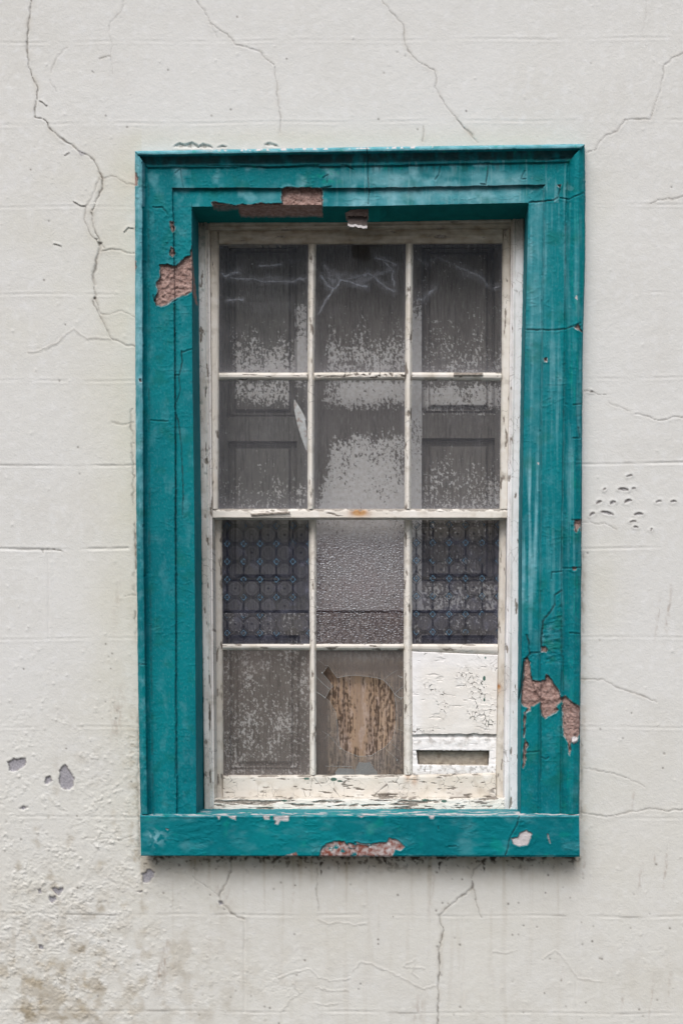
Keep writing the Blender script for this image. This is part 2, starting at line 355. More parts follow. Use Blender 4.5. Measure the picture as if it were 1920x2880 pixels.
# joints scored in the render (lining out)
def groove(pts, wd, dp, dk, brk=.25, seed=0):
    w_ = win(X, Y, pts); x, y = X[w_], Y[w_]
    d = pdist(x, y, pts, 12); k = sm(-.35, brk, fbm(x, y, 130, 3, 40 + seed))
    H[w_] += -dp * k * np.exp(-(d / wd) ** 2) + .35 * k * np.exp(-((d - wd * 2.4) / (wd * 1.2)) ** 2) * (d < 11)
    crack[w_] += dk * sm(.05, .4, fbm(x, y, 170, 3, 60 + seed)) * np.exp(-(d / (wd * .8)) ** 2)
for i, (a, c) in enumerate([(120, 107), (350, 336), (583, 574), (829, 820), (1072, 1062), (1310, 1303), (1544, 1542), (1797, 1792), (2045, 2046), (2297, 2300), (2570, 2578), (2842, 2851)]):
    hv = .42 if i in (6, 10, 11) else (.14, .2, .16, .22, .2, 1, .2, .16, .2, .25)[i]
    pl = [(x, a + (c - a) * x / 1900 + 1.8 * math.sin(x * .013 + i)) for x in range(-60, 1990, 60)]
    if i == 6: pl5 = [q for q in pl if q[0] < 400]; groove(pl5, 2.8, 2.2, .5, .05, i); pl = [q for q in pl if q[0] > 1600]
    groove(pl, 2.6, 1.6 * hv, .28 * hv + (.38 if i >= 10 else 0), .25, i)
for (x, a, c, s_) in [(686, 2570, 2845, .8), (1618, 2440, 2940, .35), (136, 1545, 1797, .5), (1003, 2845, 2940, .5), (1300, 2580, 2850, .25), (330, 1640, 1700, .4)]:
    groove([(x, a), (x + 2, c)], 2.4, 1.4 * s_, .2 * s_, .1, int(x))
# cracks
def cr(pts, wd=2.0, dp=2.2, dk=.8, lip=.7, amp=2.2, seed=0, brk=None):
    w_ = win(X, Y, pts); x, y = X[w_], Y[w_]
    d = pdist(x, y, jag(pts, amp, 8, seed), 18); k = 1 if brk is None else sm(-.3, brk, fbm(x, y, 70, 2, seed + 90))
    wv = wd * .82 * np.clip(1 + 1.9 * fbm(x, y, 32, 3, seed + 33), .35, 2.6); one = np.where(fbm(x, y, 60, 2, seed + 34) > 0, 1., .3)
    H[w_] += -.7 * dp * k * np.exp(-(d / wv) ** 2) + .4 * lip * one * np.exp(-((d - 5) / 5) ** 2) * (d < 17)
    dirt[w_] += .30 * dk * np.exp(-(d / 9) ** 2) * (d < 17.5) * sm(-.2, .4, fbm(x, y, 45, 3, seed + 36))
    crack[w_] = np.maximum(crack[w_], .80 * dk * k * np.exp(-(d / (wv * .85)) ** 2) * (.6 + .6 * sm(-.3, .3, fbm(x, y, 25, 2, seed + 35))))
A = lambda *p: Z(p, 1.6333, 0, 0); A2 = lambda *p: Z(p, 1.6333, 960, 0); A3 = lambda *p: Z(p, 3.733, 0, 400); A8 = lambda *p: Z(p, 2.614, 1580, 1000)
A5 = lambda *p: Z(p, 2.24, 0, 1900); A7 = lambda *p: Z(p, 2.234, 1220, 2200); A6 = lambda *p: Z(p, 2.24, 600, 2380)
cr(A((147, -20), (140, 60), (132, 110), (125, 190), (128, 250), (135, 310), (155, 370), (175, 400), (172, 450), (160, 500), (162, 538), (210, 553), (235, 595), (290, 640), (330, 665), (370, 700), (410, 715), (440, 750), (455, 790), (472, 820), (470, 870), (445, 915), (425, 965)), 2.1, 2.6, .85, 1.0)
cr(A3((965, 740), (975, 820), (1000, 920), (1040, 1010), (1100, 1110)), 1.8, 2, .7)
cr(A3((1045, 380), (980, 540), (900, 700), (890, 800), (930, 920), (965, 990), (1020, 1020)), 1.5, 1.4, .5, 1.)
cr(A3((1070, 1070), (1050, 1130), (1020, 1210), (1010, 1310), (980, 1400), (980, 1460), (990, 1540), (1000, 1640)), 3.2, 3, .75, 1.3, 3)
cr(A3((1000, 1640), (1020, 1680), (1060, 1800)), 1.8, 1.5, .55)
cr(A3((980, 1670), (1050, 1830), (1120, 1960), (1165, 2060), (1320, 2130), (1425, 2145)), 1.8, 2, .65)
cr(A3((1065, 1145), (1150, 1125), (1260, 1130), (1330, 1160), (1420, 1168)), 2., 2, .5, 1.4)
cr(A3((1100, 375), (1170, 355), (1230, 370), (1330, 440), (1425, 450)), 1.7, 1.4, .4, 1.)
cr(A3((1065, 1805), (1150, 1810), (1280, 1770), (1350, 1800), (1430, 1840)), 1.5, 1.2, .3, 1.)
cr(A3((300, 2200), (400, 2190), (600, 2110), (700, 2010), (780, 1960), (850, 2020), (920, 2060), (1100, 2060), (1165, 2070)), 2.6, -1.2, .28, -1.2)
cr(A((890, -10), (940, 50), (965, 100), (1005, 135), (1045, 155), (1080, 205), (1120, 215), (1200, 240), (1220, 270), (1258, 295), (1262, 340), (1272, 380), (1272, 440), (1285, 500), (1290, 610)), 1.5, 1.6, .42, .9)
cr(A((960, 95), (1000, 175)), 1.4, 1., .2); cr(A((575, -9), (560, 50), (510, 100), (500, 150), (515, 200), (512, 260), (520, 340)), 1.3, 1, .2, .8)
cr(A((460, 270), (505, 257)), 2.2, 1.6, .5); cr(A((235, 335), (255, 280), (290, 230), (310, 220)), 1.5, 1., .25, .9); cr(A((230, 370), (260, 420)), 1.5, 1, .2)
cr(A2((175, -10), (230, 60), (285, 115), (290, 190), (305, 235), (350, 280), (430, 325), (435, 370), (430, 400), (450, 440), (490, 500), (540, 560), (580, 605), (625, 655)), 1.4, 1.5, .5, .6)
cr(A2((530, 550), (560, 585), (600, 620)), 2.4, 2, .6)
cr(A2((1600, 235), (1565, 243), (1530, 260), (1480, 300), (1475, 350), (1465, 400), (1450, 450), (1435, 490), (1420, 548), (1300, 550), (1265, 605), (1215, 620), (1185, 650), (1165, 690), (1125, 703)), 1.5, 1.7, .42, .8)
cr(A2((375, 580), (378, 600), (370, 650)), 1.6, 1.4, .4); cr(A2((1420, 935), (1450, 920), (1530, 912), (1580, 895)), 1.7, 1.6, .4); cr(A2((1395, -5), (1400, 60), (1380, 150), (1400, 220)), 1.2, .8, .12)
cr(A8((160, 262), (225, 265), (265, 285), (320, 288)), 1.5, 1.4, .4); cr(A8((340, 345), (380, 368), (440, 385), (500, 410)), 1.3, 1, .28); cr(A8((535, 432), (620, 445), (690, 475), (745, 475), (810, 450), (900, 455)), 1.8, 1.8, .4, 1.)
cr(A8((150, 1225), (210, 1225), (270, 1240), (310, 1230), (400, 1280)), 1.3, 1.2, .4)
cr([(1630, 1910), (1696, 1912), (1739, 1935), (1800, 1955), (1845, 1975)], 1.7, 1.6, .45, .9); cr([(1640, 2160), (1720, 2175), (1790, 2200), (1810, 2212)], 1.6, 1.3, .35, .9)
cr(A7((925, 195), (1060, 215), (1150, 205), (1240, 185), (1330, 170), (1390, 165), (1450, 182), (1500, 175), (1600, 175)), 2.0, 2, .4, 1.3)
cr(A7((320, 480), (250, 550), (235, 600), (243, 660), (180, 710), (120, 760), (70, 800), (35, 835), (40, 880), (60, 930), (45, 990), (30, 1060), (35, 1130), (30, 1240), (25, 1400), (22, 1560)), 2.3, 2.5, .75, 1., 2.4)
cr(A7((245, 665), (262, 740), (298, 850)), 1.5, 1.3, .45)
cr(A6((115, 60), (112, 160), (90, 220), (60, 270), (35, 310), (45, 355), (120, 425), (195, 460)), 2.5, 2.4, .6, 1.2, 3); cr(A6((655, 140), (650, 270), (665, 410)), 1.8, 1.4, .4)
for q in (((410, 830), (500, 800), (610, 775), (660, 830), (750, 850), (860, 830)), ((875, 790), (930, 725), (1000, 740), (1110, 790), (1190, 830), (1330, 900), (1400, 880)), ((1330, 770), (1195, 755), (1270, 710), (1250, 800), (1290, 830)),
          ((640, 890), (700, 900), (760, 915), (850, 910)), ((440, 1030), (480, 970), (540, 930), (500, 860)), ((640, 985), (720, 1005), (780, 990)), ((660, 460), (720, 490), (800, 480), (870, 495), (960, 490))):
    cr(A6(*q), 2.0, -1.3, .16, -.8, 3)
cr(A5((540, 1020), (620, 1030), (750, 1040), (850, 1010)), 2, 1.4, .15, 1.2); cr(A5((1215, 1265), (1300, 1330), (1380, 1390)), 1.6, 1.2, .3)
cr(A7((370, 1065), (450, 1075), (520, 1055)), 1.6, -1, .2, -.6); cr(A7((680, 1110), (760, 1055), (830, 1130), (900, 1230), (1050, 1255)), 2, -1.1, .15, -.7)
# paint lifting along the left edge of the window surround and above it
cr([(372, 1150), (366, 1200), (376, 1225), (372, 1290), (378, 1340), (374, 1400), (379, 1470), (381, 1560), (379, 1650), (383, 1800)], 2.6, 2.4, .6, .8, 4, 5, .0)
cr([(381, 1500), (383, 1600)], 3, 2, .9, 0, 1); cr([(392, 2010), (388, 2200), (392, 2300), (393, 2400)], 4, 2, .45, 1, 3, 6)
cr([(352, 1678), (382, 1674)], 1.8, 1.5, .5); cr([(315, 1187), (345, 1195), (375, 1188)], 2, 1.6, .4)
cr([(1638, 1560), (1636, 1700), (1640, 1820)], 2.6, 1.5, .35, 0, 2, 7, .1); cr([(1634, 2040), (1634, 2300)], 3, 1.5, .5, 0, 2, 8, .2)
# exposed grey render where the paint has come off
def peel(poly, dp=3.0, amp=1.6, col=1., seed=0):
    w_ = win(X, Y, poly); x, y = X[w_], Y[w_]
    d = psd(x, y, poly, 14, amp, 6, seed)
    H[w_] += -dp * sm(1.5, -1.5, d) + 1.1 * np.exp(-((d - 4.5) / 4) ** 2) * (.4 + fbm(x, y, 14, 2, seed)) * (d < 13) + sm(0, -4, d) * .8 * fbm(x, y, 6, 2, 12)
    grey[w_] = np.maximum(grey[w_], col * sm(.8, -.8, d)); m = 0 * d + sm(2.2, 0, np.abs(d + .6)); up = sm(-.2, .6, fbm(x, y, 18, 2, seed + 4) + .3)
    crack[w_] = np.maximum(crack[w_], .55 * m * up)
for i, q in enumerate([((50, 545), (90, 520), (110, 530), (160, 520), (165, 550), (140, 580), (100, 600), (65, 600), (60, 575)), ((375, 600), (395, 570), (415, 562), (430, 590), (455, 620), (470, 650), (465, 690), (440, 720), (400, 715), (375, 680)),
          ((295, 640), (320, 632), (328, 660), (300, 685), (280, 680)), ((125, 838), (150, 822), (178, 830), (150, 848)), ((895, 1250), (940, 1218), (975, 1240), (970, 1270), (925, 1305), (900, 1300)), ((330, 1345), (350, 1330), (370, 1345), (400, 1335), (400, 1355), (375, 1382), (345, 1365)),
          ((243, 1350), (262, 1343), (264, 1370), (245, 1370)), ((315, 1390), (350, 1390), (355, 1410), (330, 1432), (315, 1415)), ((248, 1700), (275, 1703), (272, 1725), (250, 1717)), ((1380, 1425), (1400, 1425), (1405, 1440), (1385, 1445)), ((870, 1360), (895, 1357), (890, 1370))]):
    peel(A5(*q), dp=4.2, amp=2.4, seed=i)
for i, (x, y, a, c, t) in enumerate([(448, 986, 36, 13, 5), (372, 1083, 20, 14, -20), (483, 1072, 26, 13, -18), (270, 1080, 20, 11, -25), (220, 1168, 21, 10, -30), (330, 1160, 46, 13, 12), (560, 1168, 31, 12, -5), (708, 1073, 19, 6, -12), (815, 1073, 19, 6, -5),
                             (493, 885, 20, 5, -15), (540, 1262, 14, 5, 5), (520, 1222, 20, 5, -10), (311, 984, 9, 5, -40), (216, 268, 9, 5, 0), (655, 1280, 9, 4, -60), (525, 978, 11, 5, -10)]):
    ct, s_ = math.cos(R(t)), math.sin(R(t)); q = [(x + a * math.cos(k) * ct - c * math.sin(k) * s_ * (.4 if math.sin(k) > 0 else 1.1), y + a * math.cos(k) * s_ + c * math.sin(k) * ct * (.45 if math.sin(k) > 0 else 1.)) for k in np.linspace(0, 2 * math.pi, 9)[:-1]]
    peel(A8(*q), 2.6, .8, .85, 20 + i)
    q = A8((x - a * ct, y - a * s_), (x, y - c), (x + a * ct, y + a * s_)); w_ = win(X, Y, q); d = pdist(X[w_], Y[w_], jag(q, .8, 5), 10); crack[w_] = np.maximum(crack[w_], .75 * np.exp(-(d / 1.5) ** 2)); H[w_] += .8 * np.exp(-((d - 3) / 3) ** 2) * (d < 9.5)
def curl(pts, up=3.0):
    """a lip of paint standing off the wall, dark behind"""
    P = np.array(pts); w_ = win(X, Y, P); x, y = X[w_], Y[w_]
    d = pdist(x, y, P, 16); x0, x1 = P[:, 0].min(), P[:, 0].max(); yl = np.interp(x, P[:, 0], P[:, 1]) if P[0, 0] < P[-1, 0] else np.interp(x, P[::-1, 0], P[::-1, 1])
    below = (y > yl) & (x > x0 - 2) & (x < x1 + 2)
    H[w_] += np.where(below, -1.4, up * .5) * np.exp(-(d / 5) ** 2) * (x > x0 - 3) * (x < x1 + 3); crack[w_] = np.maximum(crack[w_], .75 * below * np.exp(-(d / 2.1) ** 2))
curl(A3((780, 625), (850, 665), (890, 668))); curl(A3((575, 1065), (640, 1085))); curl(A3((1305, 940), (1345, 895), (1400, 900))); curl(A((185, 463), (200, 470), (215, 485))); curl(A((300, 712), (318, 700)), 2)
curl([(150, 1544), (178, 1548)], 1.5); curl([(1020 / 1.6333, 420), (1040 / 1.6333, 421)], 1.)
for q in (A3((1020, 1045), (1075, 1055), (1045, 1095)), A3((1000, 1015), (1025, 1018), (1020, 1040)), A3((985, 1630), (1010, 1630), (1005, 1650), (990, 1650)), [(118, 1548), (124, 1546), (122, 1556)]):
    w_ = win(X, Y, q); d = psd(X[w_], Y[w_], q, 10, .8); crack[w_] = np.maximum(crack[w_], .8 * sm(1, -1, d)); H[w_] -= 3 * sm(1, -1, d)
d = psd(X, Y, A((355, 685), (390, 700), (395, 712), (375, 718), (365, 705)), 10, 1); grey = np.maximum(grey, .6 * sm(1, -1, d))
for q in ([(488, 414), (505, 402), (520, 408), (540, 400), (556, 408), (560, 416)], [(558, 415), (572, 405), (596, 412), (598, 417)], [(612, 415), (625, 409), (638, 414)], [(743, 408), (755, 402), (775, 406), (782, 412)]):
    w_ = win(X, Y, q); d = psd(X[w_], Y[w_], q, 10, 1.5); crack[w_] = np.maximum(crack[w_], .5 * sm(1, -1, d) * sm(-.2, .2, fbm(X[w_], Y[w_], 14, 2, 3))); H[w_] -= 4 * sm(1, -1, d); H[w_] += .6 * np.exp(-((d - 4) / 3) ** 2) * (d < 9.5)
# dirt: mould under the sill, drips, stains, yellowing round the window
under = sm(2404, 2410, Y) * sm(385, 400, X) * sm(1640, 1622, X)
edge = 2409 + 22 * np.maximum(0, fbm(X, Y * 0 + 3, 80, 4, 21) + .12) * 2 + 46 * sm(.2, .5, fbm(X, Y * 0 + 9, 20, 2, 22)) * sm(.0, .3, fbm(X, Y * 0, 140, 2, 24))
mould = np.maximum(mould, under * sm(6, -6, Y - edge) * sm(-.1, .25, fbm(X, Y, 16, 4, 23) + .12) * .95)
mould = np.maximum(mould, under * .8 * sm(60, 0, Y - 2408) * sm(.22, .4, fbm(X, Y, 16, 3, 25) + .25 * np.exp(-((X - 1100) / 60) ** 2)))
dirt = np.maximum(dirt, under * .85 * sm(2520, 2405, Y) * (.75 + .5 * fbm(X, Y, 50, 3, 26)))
nz = fbm(X, Y, 22, 4, 930)
dirt += .55 * sm(-.15, .35, nz) * (np.exp(-((X - 378) / 15) ** 2) * sm(1880, 2050, Y) * sm(2440, 2400, Y) + .6 * np.exp(-((X - 1640) / 9) ** 2) * sm(1500, 1600, Y) * sm(2440, 2380, Y) + .25 * np.exp(-((X - 372) / 12) ** 2) * sm(1100, 1300, Y) * sm(1900, 1700, Y))
streak = sm(.12, .5, fbm(X, Y, 26, 3, 27, 420))
dirt = dirt + .30 * streak * under * sm(2660, 2420, Y) + .12 * streak * sm(2400, 2700, Y) * sm(1700, 1500, X)
cream = np.clip(.85 * np.exp(-(np.clip(383 - X, 0, 999) / 130) ** 2) * sm(330, 480, Y) * sm(2500, 1700, Y) * (X < 400) + .7 * sm(330, 415, Y) * sm(440, 380, Y) * sm(300, 420, X) * sm(1700, 1500, X)
                + .32 * sm(1800, 2300, Y) + .3 * G(1690, 560, 60, 120) + .5 * G(1690, 1650, 60, 140) + .45 * G(100, 700, 160, 400) * (fbm(X, Y, 120, 3, 29) + .4) + .9 * (dirt > .9), 0, 1) * (.8 + .6 * fbm(X, Y, 160, 4, 28))
for (x, y, h_, w_, a) in [(1878, 1720, 60, 5, .5), (1848, 1735, 45, 4, .5), (1800, 2470, 35, 5, .45), (1872, 2430, 55, 4, .5), (1779, 2250, 22, 4, .4), (1640, 2445, 30, 4, .45), (1840, 2415, 18, 3, .4), (464, 2700, 60, 10, .5), (448, 2740, 50, 9, .5), (1580, 2750, 22, 5, .35),
                          (1750, 2800, 40, 4, .35), (1830, 2810, 50, 4, .35), (1880, 2775, 40, 6, .35), (1175, 2840, 40, 14, .35), (828, 2490, 60, 5, .25), (1215, 2490, 70, 6, .3), (610, 2500, 12, 6, .5), (330, 2010, 70, 16, .4), (640, 2530, 40, 18, .2), (330, 1700, 60, 9, .2)]:
    wn = win(X, Y, [(x - 50, y - 2.5 * h_), (x + 50, y + 2.5 * h_)]); x_, y_ = X[wn], Y[wn]
    drip[wn] = np.maximum(drip[wn], a * np.exp(-((x_ - x + (y_ - y) * .12) / w_) ** 2 - ((y_ - y) / h_) ** 2) * sm(-.25, .35, fbm(x_, y_, 9, 3, int(x), 22)) * 1.3)
for (x, y) in [(1105, 2578), (828, 2627), (1063, 2655), (1063, 2642), (1428, 2542), (1457, 2539), (1533, 2511), (1602, 2525), (1634, 2594), (1667, 2605), (1440, 2629), (1457, 2628), (706, 2801), (744, 2831), (759, 2835), (1530, 2793), (1590, 2830), (1664, 2647), (1299, 2473), (1271, 2472), (790, 2482), (830, 2490), (770, 2500), (1118, 2517), (1646, 2820),
               (1577, 2757), (1545, 2696), (1685, 2695), (260, 2190), (187, 2105), (270, 2685), (1687, 2050), (298, 1811), (316, 1838), (306, 1846), (312, 1880), (260, 200), (595, 325), (298, 325), (806, 165), (1310, 312)]:
    dot(x, y, rs.uniform(1.9, 3.1), rs.uniform(.45, 1.1), crack)
hole = (X > 470) & (X < 1550) & (Y > 500) & (Y < 2350)
b = MB(); b.sheet(at(X, Y, H), (crack, dirt, grey, cream), (mould, drip), keep=~hole, back=-330)
bx = MB(); p0, p1 = at(-400, 3300, -335), at(2400, -200, -335)
root = empty('house_wall', at(960, 3600, -150), 'cream painted rendered house wall with cracks, blistered paint and dirt stains around the window', 'wall')
b.build('render', M_wall, root)
bk = MB(); x0, z0, x1, z1 = -1.5, g0, 1.5, 4.0
for (a, c) in (((x0 - .1, .335, z0), (x0, 2.5, z1)), ((x1, .335, z0), (x1 + .1, 2.5, z1)), ((x0 - .1, 2.5, z0), (x1 + .1, 2.6, z1)), ((x0, .335, z1 - .1), (x1, 2.5, z1)), ((x0, .335, z0), (x1, 2.5, z0 + .1))): bk.box(a, c)
tag(bk.build('room', M_room, None, False), kind='structure')
# back side of the wall around the opening
bb = MB(); q = [at(470, 500, -332), at(1550, 500, -332), at(1550, 2350, -332), at(470, 2350, -332)]; xa, xb, za, zb = q[0][0], q[1][0], q[2][2], q[0][2]
for (a, c) in (((-1.6, .333, g0), (xa, .345, 4.0)), ((xb, .333, g0), (1.6, .345, 4.0)), ((xa, .333, g0), (xb, .345, za)), ((xa, .333, zb), (xb, .345, 4.0))): bb.box(a, c)
bb.build('inner_lining', M_room, root, False)

# ------------------------------------------------------------------ teal window surround
xo_l = fn((420, 380), (1000, 381), (1500, 384), (1950, 389), (2295, 396)); xm_l = fn((470, 416), (1500, 419), (2250, 429)); xa_l = fn((525, 484), (860, 491), (1500, 494), (2200, 496)); xe_l = fn((581, 539), (1000, 541), (1450, 547), (2200, 552))
xo_r = fn((420, 1643), (700, 1645), (1000, 1637), (1450, 1635), (1950, 1631), (2295, 1628)); xm_r = fn((470, 1597), (620, 1591), (1000, 1587), (1500, 1580), (2200, 1577)); xa_r = fn((520, 1533), (600, 1531), (1000, 1525), (1500, 1520), (2200, 1518)); xe_r = fn((575, 1485), (1000, 1474), (1450, 1467), (2280, 1463))
yo_t = fn((381, 425), (1000, 414), (1641, 405)); ym_t = fn((416, 472), (1000, 468), (1597, 456)); ya_t = fn((484, 529), (1000, 530), (1533, 520)); ye_t = fn((539, 581), (1000, 580), (1485, 570))
def side(v, k): # piecewise map to the profile parameter 0..3
    o, m_, a, e = k; r = np.where(v < m_, (v - o) / (m_ - o), np.where(v < a, 1 + (v - m_) / (a - m_), 2 + (v - a) / (e - a))); return r
def surround(X, Y):
    ch_ = sm(.18, .5, fbm(X, Y, 34, 3, 702)); X = X + 1.6 * fbm(X, Y, 55, 3, 700) + 3 * ch_ * fbm(X, Y, 11, 2, 704); Y = Y + 1.6 * fbm(X, Y, 55, 3, 701) + 3 * ch_ * fbm(X, Y, 11, 2, 705)
    sL = side(X, (xo_l(Y), xm_l(Y), xa_l(Y), xe_l(Y))); sR = side(-X, (-xo_r(Y), -xm_r(Y), -xa_r(Y), -xe_r(Y))); sT = side(Y, (yo_t(X), ym_t(X), ya_t(X), ye_t(X)))
    PL = lambda s: np.interp(s, [-1, 0, .06, .3, .55, .7, .9, 1, 1.97, 2.0, 2.05, 2.08, 3, 9], [6, 6, 40, 55, 52, 38, 29, 28, 28, 28, 19, 20, 23, 24])
    PT = lambda s: np.interp(s, [-1, 0, .05, .1, .22, .26, .4, .62, .8, .84, .96, 1, 1.97, 2.0, 2.03, 3, 9], [6, 6, 50, 55, 55, 50, 40, 34, 31, 34, 33, 28, 28, 29, 19, 23, 24])
    PR = lambda s: np.interp(s, [-1, 0, .05, .35, .6, .85, 1, 1.06, 1.5, 1.97, 2.06, 2.15, 3, 9], [6, 6, 38, 51, 50, 38, 26, 30, 29, 28, 31, 22, 23, 24])
    s = np.minimum(np.minimum(sL, sR), sT)
    h = np.where(s == sT, PT(s), np.where(s == sL, PL(s), PR(s)))
    return h, s, sL, sR, sT
T1 = lambda *p: Z(p, 2.24, 360, 380); T2 = lambda *p: Z(p, 2.119, 960, 380); T3 = lambda *p: Z(p, 2.613, 360, 840); T4 = lambda *p: Z(p, 2.45, 1060, 900); T6 = lambda *p: Z(p, 2.45, 1060, 1400); T8 = lambda *p: Z(p, 2.119, 960, 1900); T9 = lambda *p: Z(p, 5.227, 1400, 1750); T7 = lambda *p: Z(p, 2.24, 360, 1900)
STONE = [T1((530, 425), (560, 424), (620, 437), (680, 447), (720, 436), (790, 441), (835, 428), (870, 437), (975, 430), (975, 470), (530, 470)), T1((970, 345), (1000, 328), (1060, 335), (1130, 330), (1215, 338), (1222, 350), (1224, 455), (1228, 500), (970, 455)), T1((200, 820), (250, 815), (300, 828), (330, 805), (360, 770), (395, 760), (402, 700), (414, 830), (412, 980), (380, 1000), (320, 1020), (270, 1045), (240, 1070), (210, 1080), (180, 1070), (165, 1045), (190, 990), (180, 930), (205, 900)),
         T1((268, 545), (285, 550), (293, 600), (282, 612), (268, 585)), T1((272, 705), (290, 720), (297, 745), (280, 770), (265, 755)), T1((36, 228), (55, 240), (64, 270), (60, 318), (38, 322)), T1((36, 785), (50, 795), (54, 830), (44, 858), (36, 850)),
         T9((430, 515), (450, 560), (470, 700), (478, 780), (498, 850), (560, 862), (620, 872), (690, 850), (705, 775), (740, 790), (790, 860), (850, 960), (900, 1050), (935, 1130), (900, 1190), (850, 1240), (885, 1290), (840, 1330), (760, 1370), (690, 1410), (650, 1380), (630, 1300), (615, 1170), (570, 1200), (480, 1240), (470, 1300), (400, 1330), (440, 1260), (370, 1230), (335, 1130), (350, 1000), (370, 850), (375, 600), (400, 540)),
         T9((945, 1110), (990, 1085), (1030, 1130), (1080, 1180), (1130, 1210), (1205, 1250), (1200, 1600), (1170, 1700), (1090, 1740), (1060, 1800), (1065, 1870), (1050, 1960), (1035, 1900), (1025, 1780), (960, 1660), (948, 1500)),
         T9((640, 365), (690, 355), (720, 400), (700, 440), (635, 430)), T9((400, 1720), (440, 1810), (400, 1870), (405, 1920), (390, 2100), (360, 2150), (375, 1900)), T9((385, 1330), (400, 1340), (395, 1600), (380, 1700), (370, 1690)),
         T4((1358, 50), (1385, 30), (1395, 62), (1412, 85), (1380, 68)), T6((1362, 155), (1405, 150), (1408, 255), (1395, 190), (1372, 240), (1360, 225)), T6((1345, 480), (1370, 480), (1368, 502), (1348, 500)), T4((1150, 265), (1165, 262), (1168, 285), (1152, 285)), T2((1288, 300), (1303, 298), (1300, 312)), T3((85, 595 + 1463 - 1463), (95, 590), (100, 610), (88, 612))]
CR_T = [(T2((150, 75), (158, 150), (157, 250), (165, 330), (160, 410)), 1.6, .9), (T2((590, 185), (578, 240), (558, 265)), 1.3, .5), (T2((875, 165), (868, 240), (860, 295), (830, 292)), 1.5, .8), (T2((1090, 215), (1070, 262), (1095, 262)), 1.5, .6), (T2((1150, 148), (1230, 148), (1325, 135)), 2.6, .8), (T2((1300, 310), (1292, 370), (1265, 390), (1120, 402)), 1.8, .8), (T2((1300, 375), (1350, 385), (1440, 345)), 1.5, .6),
        (T2((0, 180), (40, 185), (70, 205)), 1.8, .7), (T1((1215, 335), (1280, 325)), 1.6, .6), (T1((370, 190), (750, 195), (900, 205), (1200, 190)), 1.8, .5), (T1((1230, 270), (1260, 250), (1255, 300)), 1.5, .4), (T1((160, 455), (215, 455), (250, 500)), 1.6, .5), (T1((300, 240), (330, 215), (350, 330)), 1.2, .3), (T1((160, 1010), (180, 1075)), 2.5, .8), (T1((280, 1050), (345, 1015), (400, 990)), 2, .6),
        (T3((340, 40), (345, 300), (345, 560), (350, 900), (350, 1300), (352, 1725)), 1.7, .85), (T5 := Z([(328, 0), (330, 480), (332, 900), (330, 1470)], 2.45, 360, 1400), 1.5, .7), (T7((303, 0), (303, 300), (300, 650)), 1.4, .55),
        (T3((395, 385), (400, 470), (380, 560), (345, 565)), 1.7, .8), (T3((398, 395), (470, 372)), 1.6, .6), (T3((375, 570), (385, 680), (360, 760)), 1.6, .6), (T3((350, 845), (372, 900), (385, 1000), (395, 1100), (402, 1270), (408, 1450), (402, 1590)), 1.6, .8), (T3((170, 895), (300, 903)), 1.2, .35), (Z([(60, 1148), (130, 1150)], 2.45, 360, 1400), 1.6, .6),
        (T4((1030, 68), (1200, 70), (1300, 62), (1400, 20)), 1.8, .8), (T4((1350, 585), (1405, 580)), 1.6, .6), (T4((1350, 815), (1395, 815), (1383, 740)), 1.7, .6), (T4((1340, 1378), (1410, 1378)), 1.8, .7), (T6((1280, 487), (1405, 480)), 1.6, .6), (T6((1325, 932), (1395, 938)), 1.6, .5), (T6((1200, 560), (1202, 515), (1270, 510)), 1.5, .4),
        (T6((1270, 640), (1225, 670), (1222, 740), (1190, 790), (1140, 855), (1135, 940)), 2.4, .85), (T6((1132, 940), (1130, 1040)), 2.2, .8), (T9((420, 190), (450, 280), (450, 380), (470, 470)), 2.2, .9), (T9((650, 100), (630, 230), (630, 360)), 1.7, .8), (T9((390, 540), (480, 455), (610, 445)), 2.2, .7), (T9((630, 1200), (630, 2300)), 1.3, .5), (T9((950, 500), (950, 1000)), 1.5, .6),
        (T9((640, 1990), (700, 2020), (740, 1990)), 1.6, .6), (T9((400, 1920), (600, 1900)), 1.3, .4), (T8((1060, 840), (1040, 900), (1005, 960), (990, 1030), (975, 1072)), 1.7, .8), (T7((1110, 885), (1120, 915)), 1.8, .6), (T8((575, 900), (578, 915)), 1.6, .6), (T8((640, 1020), (680, 1018)), 2.4, .4)]
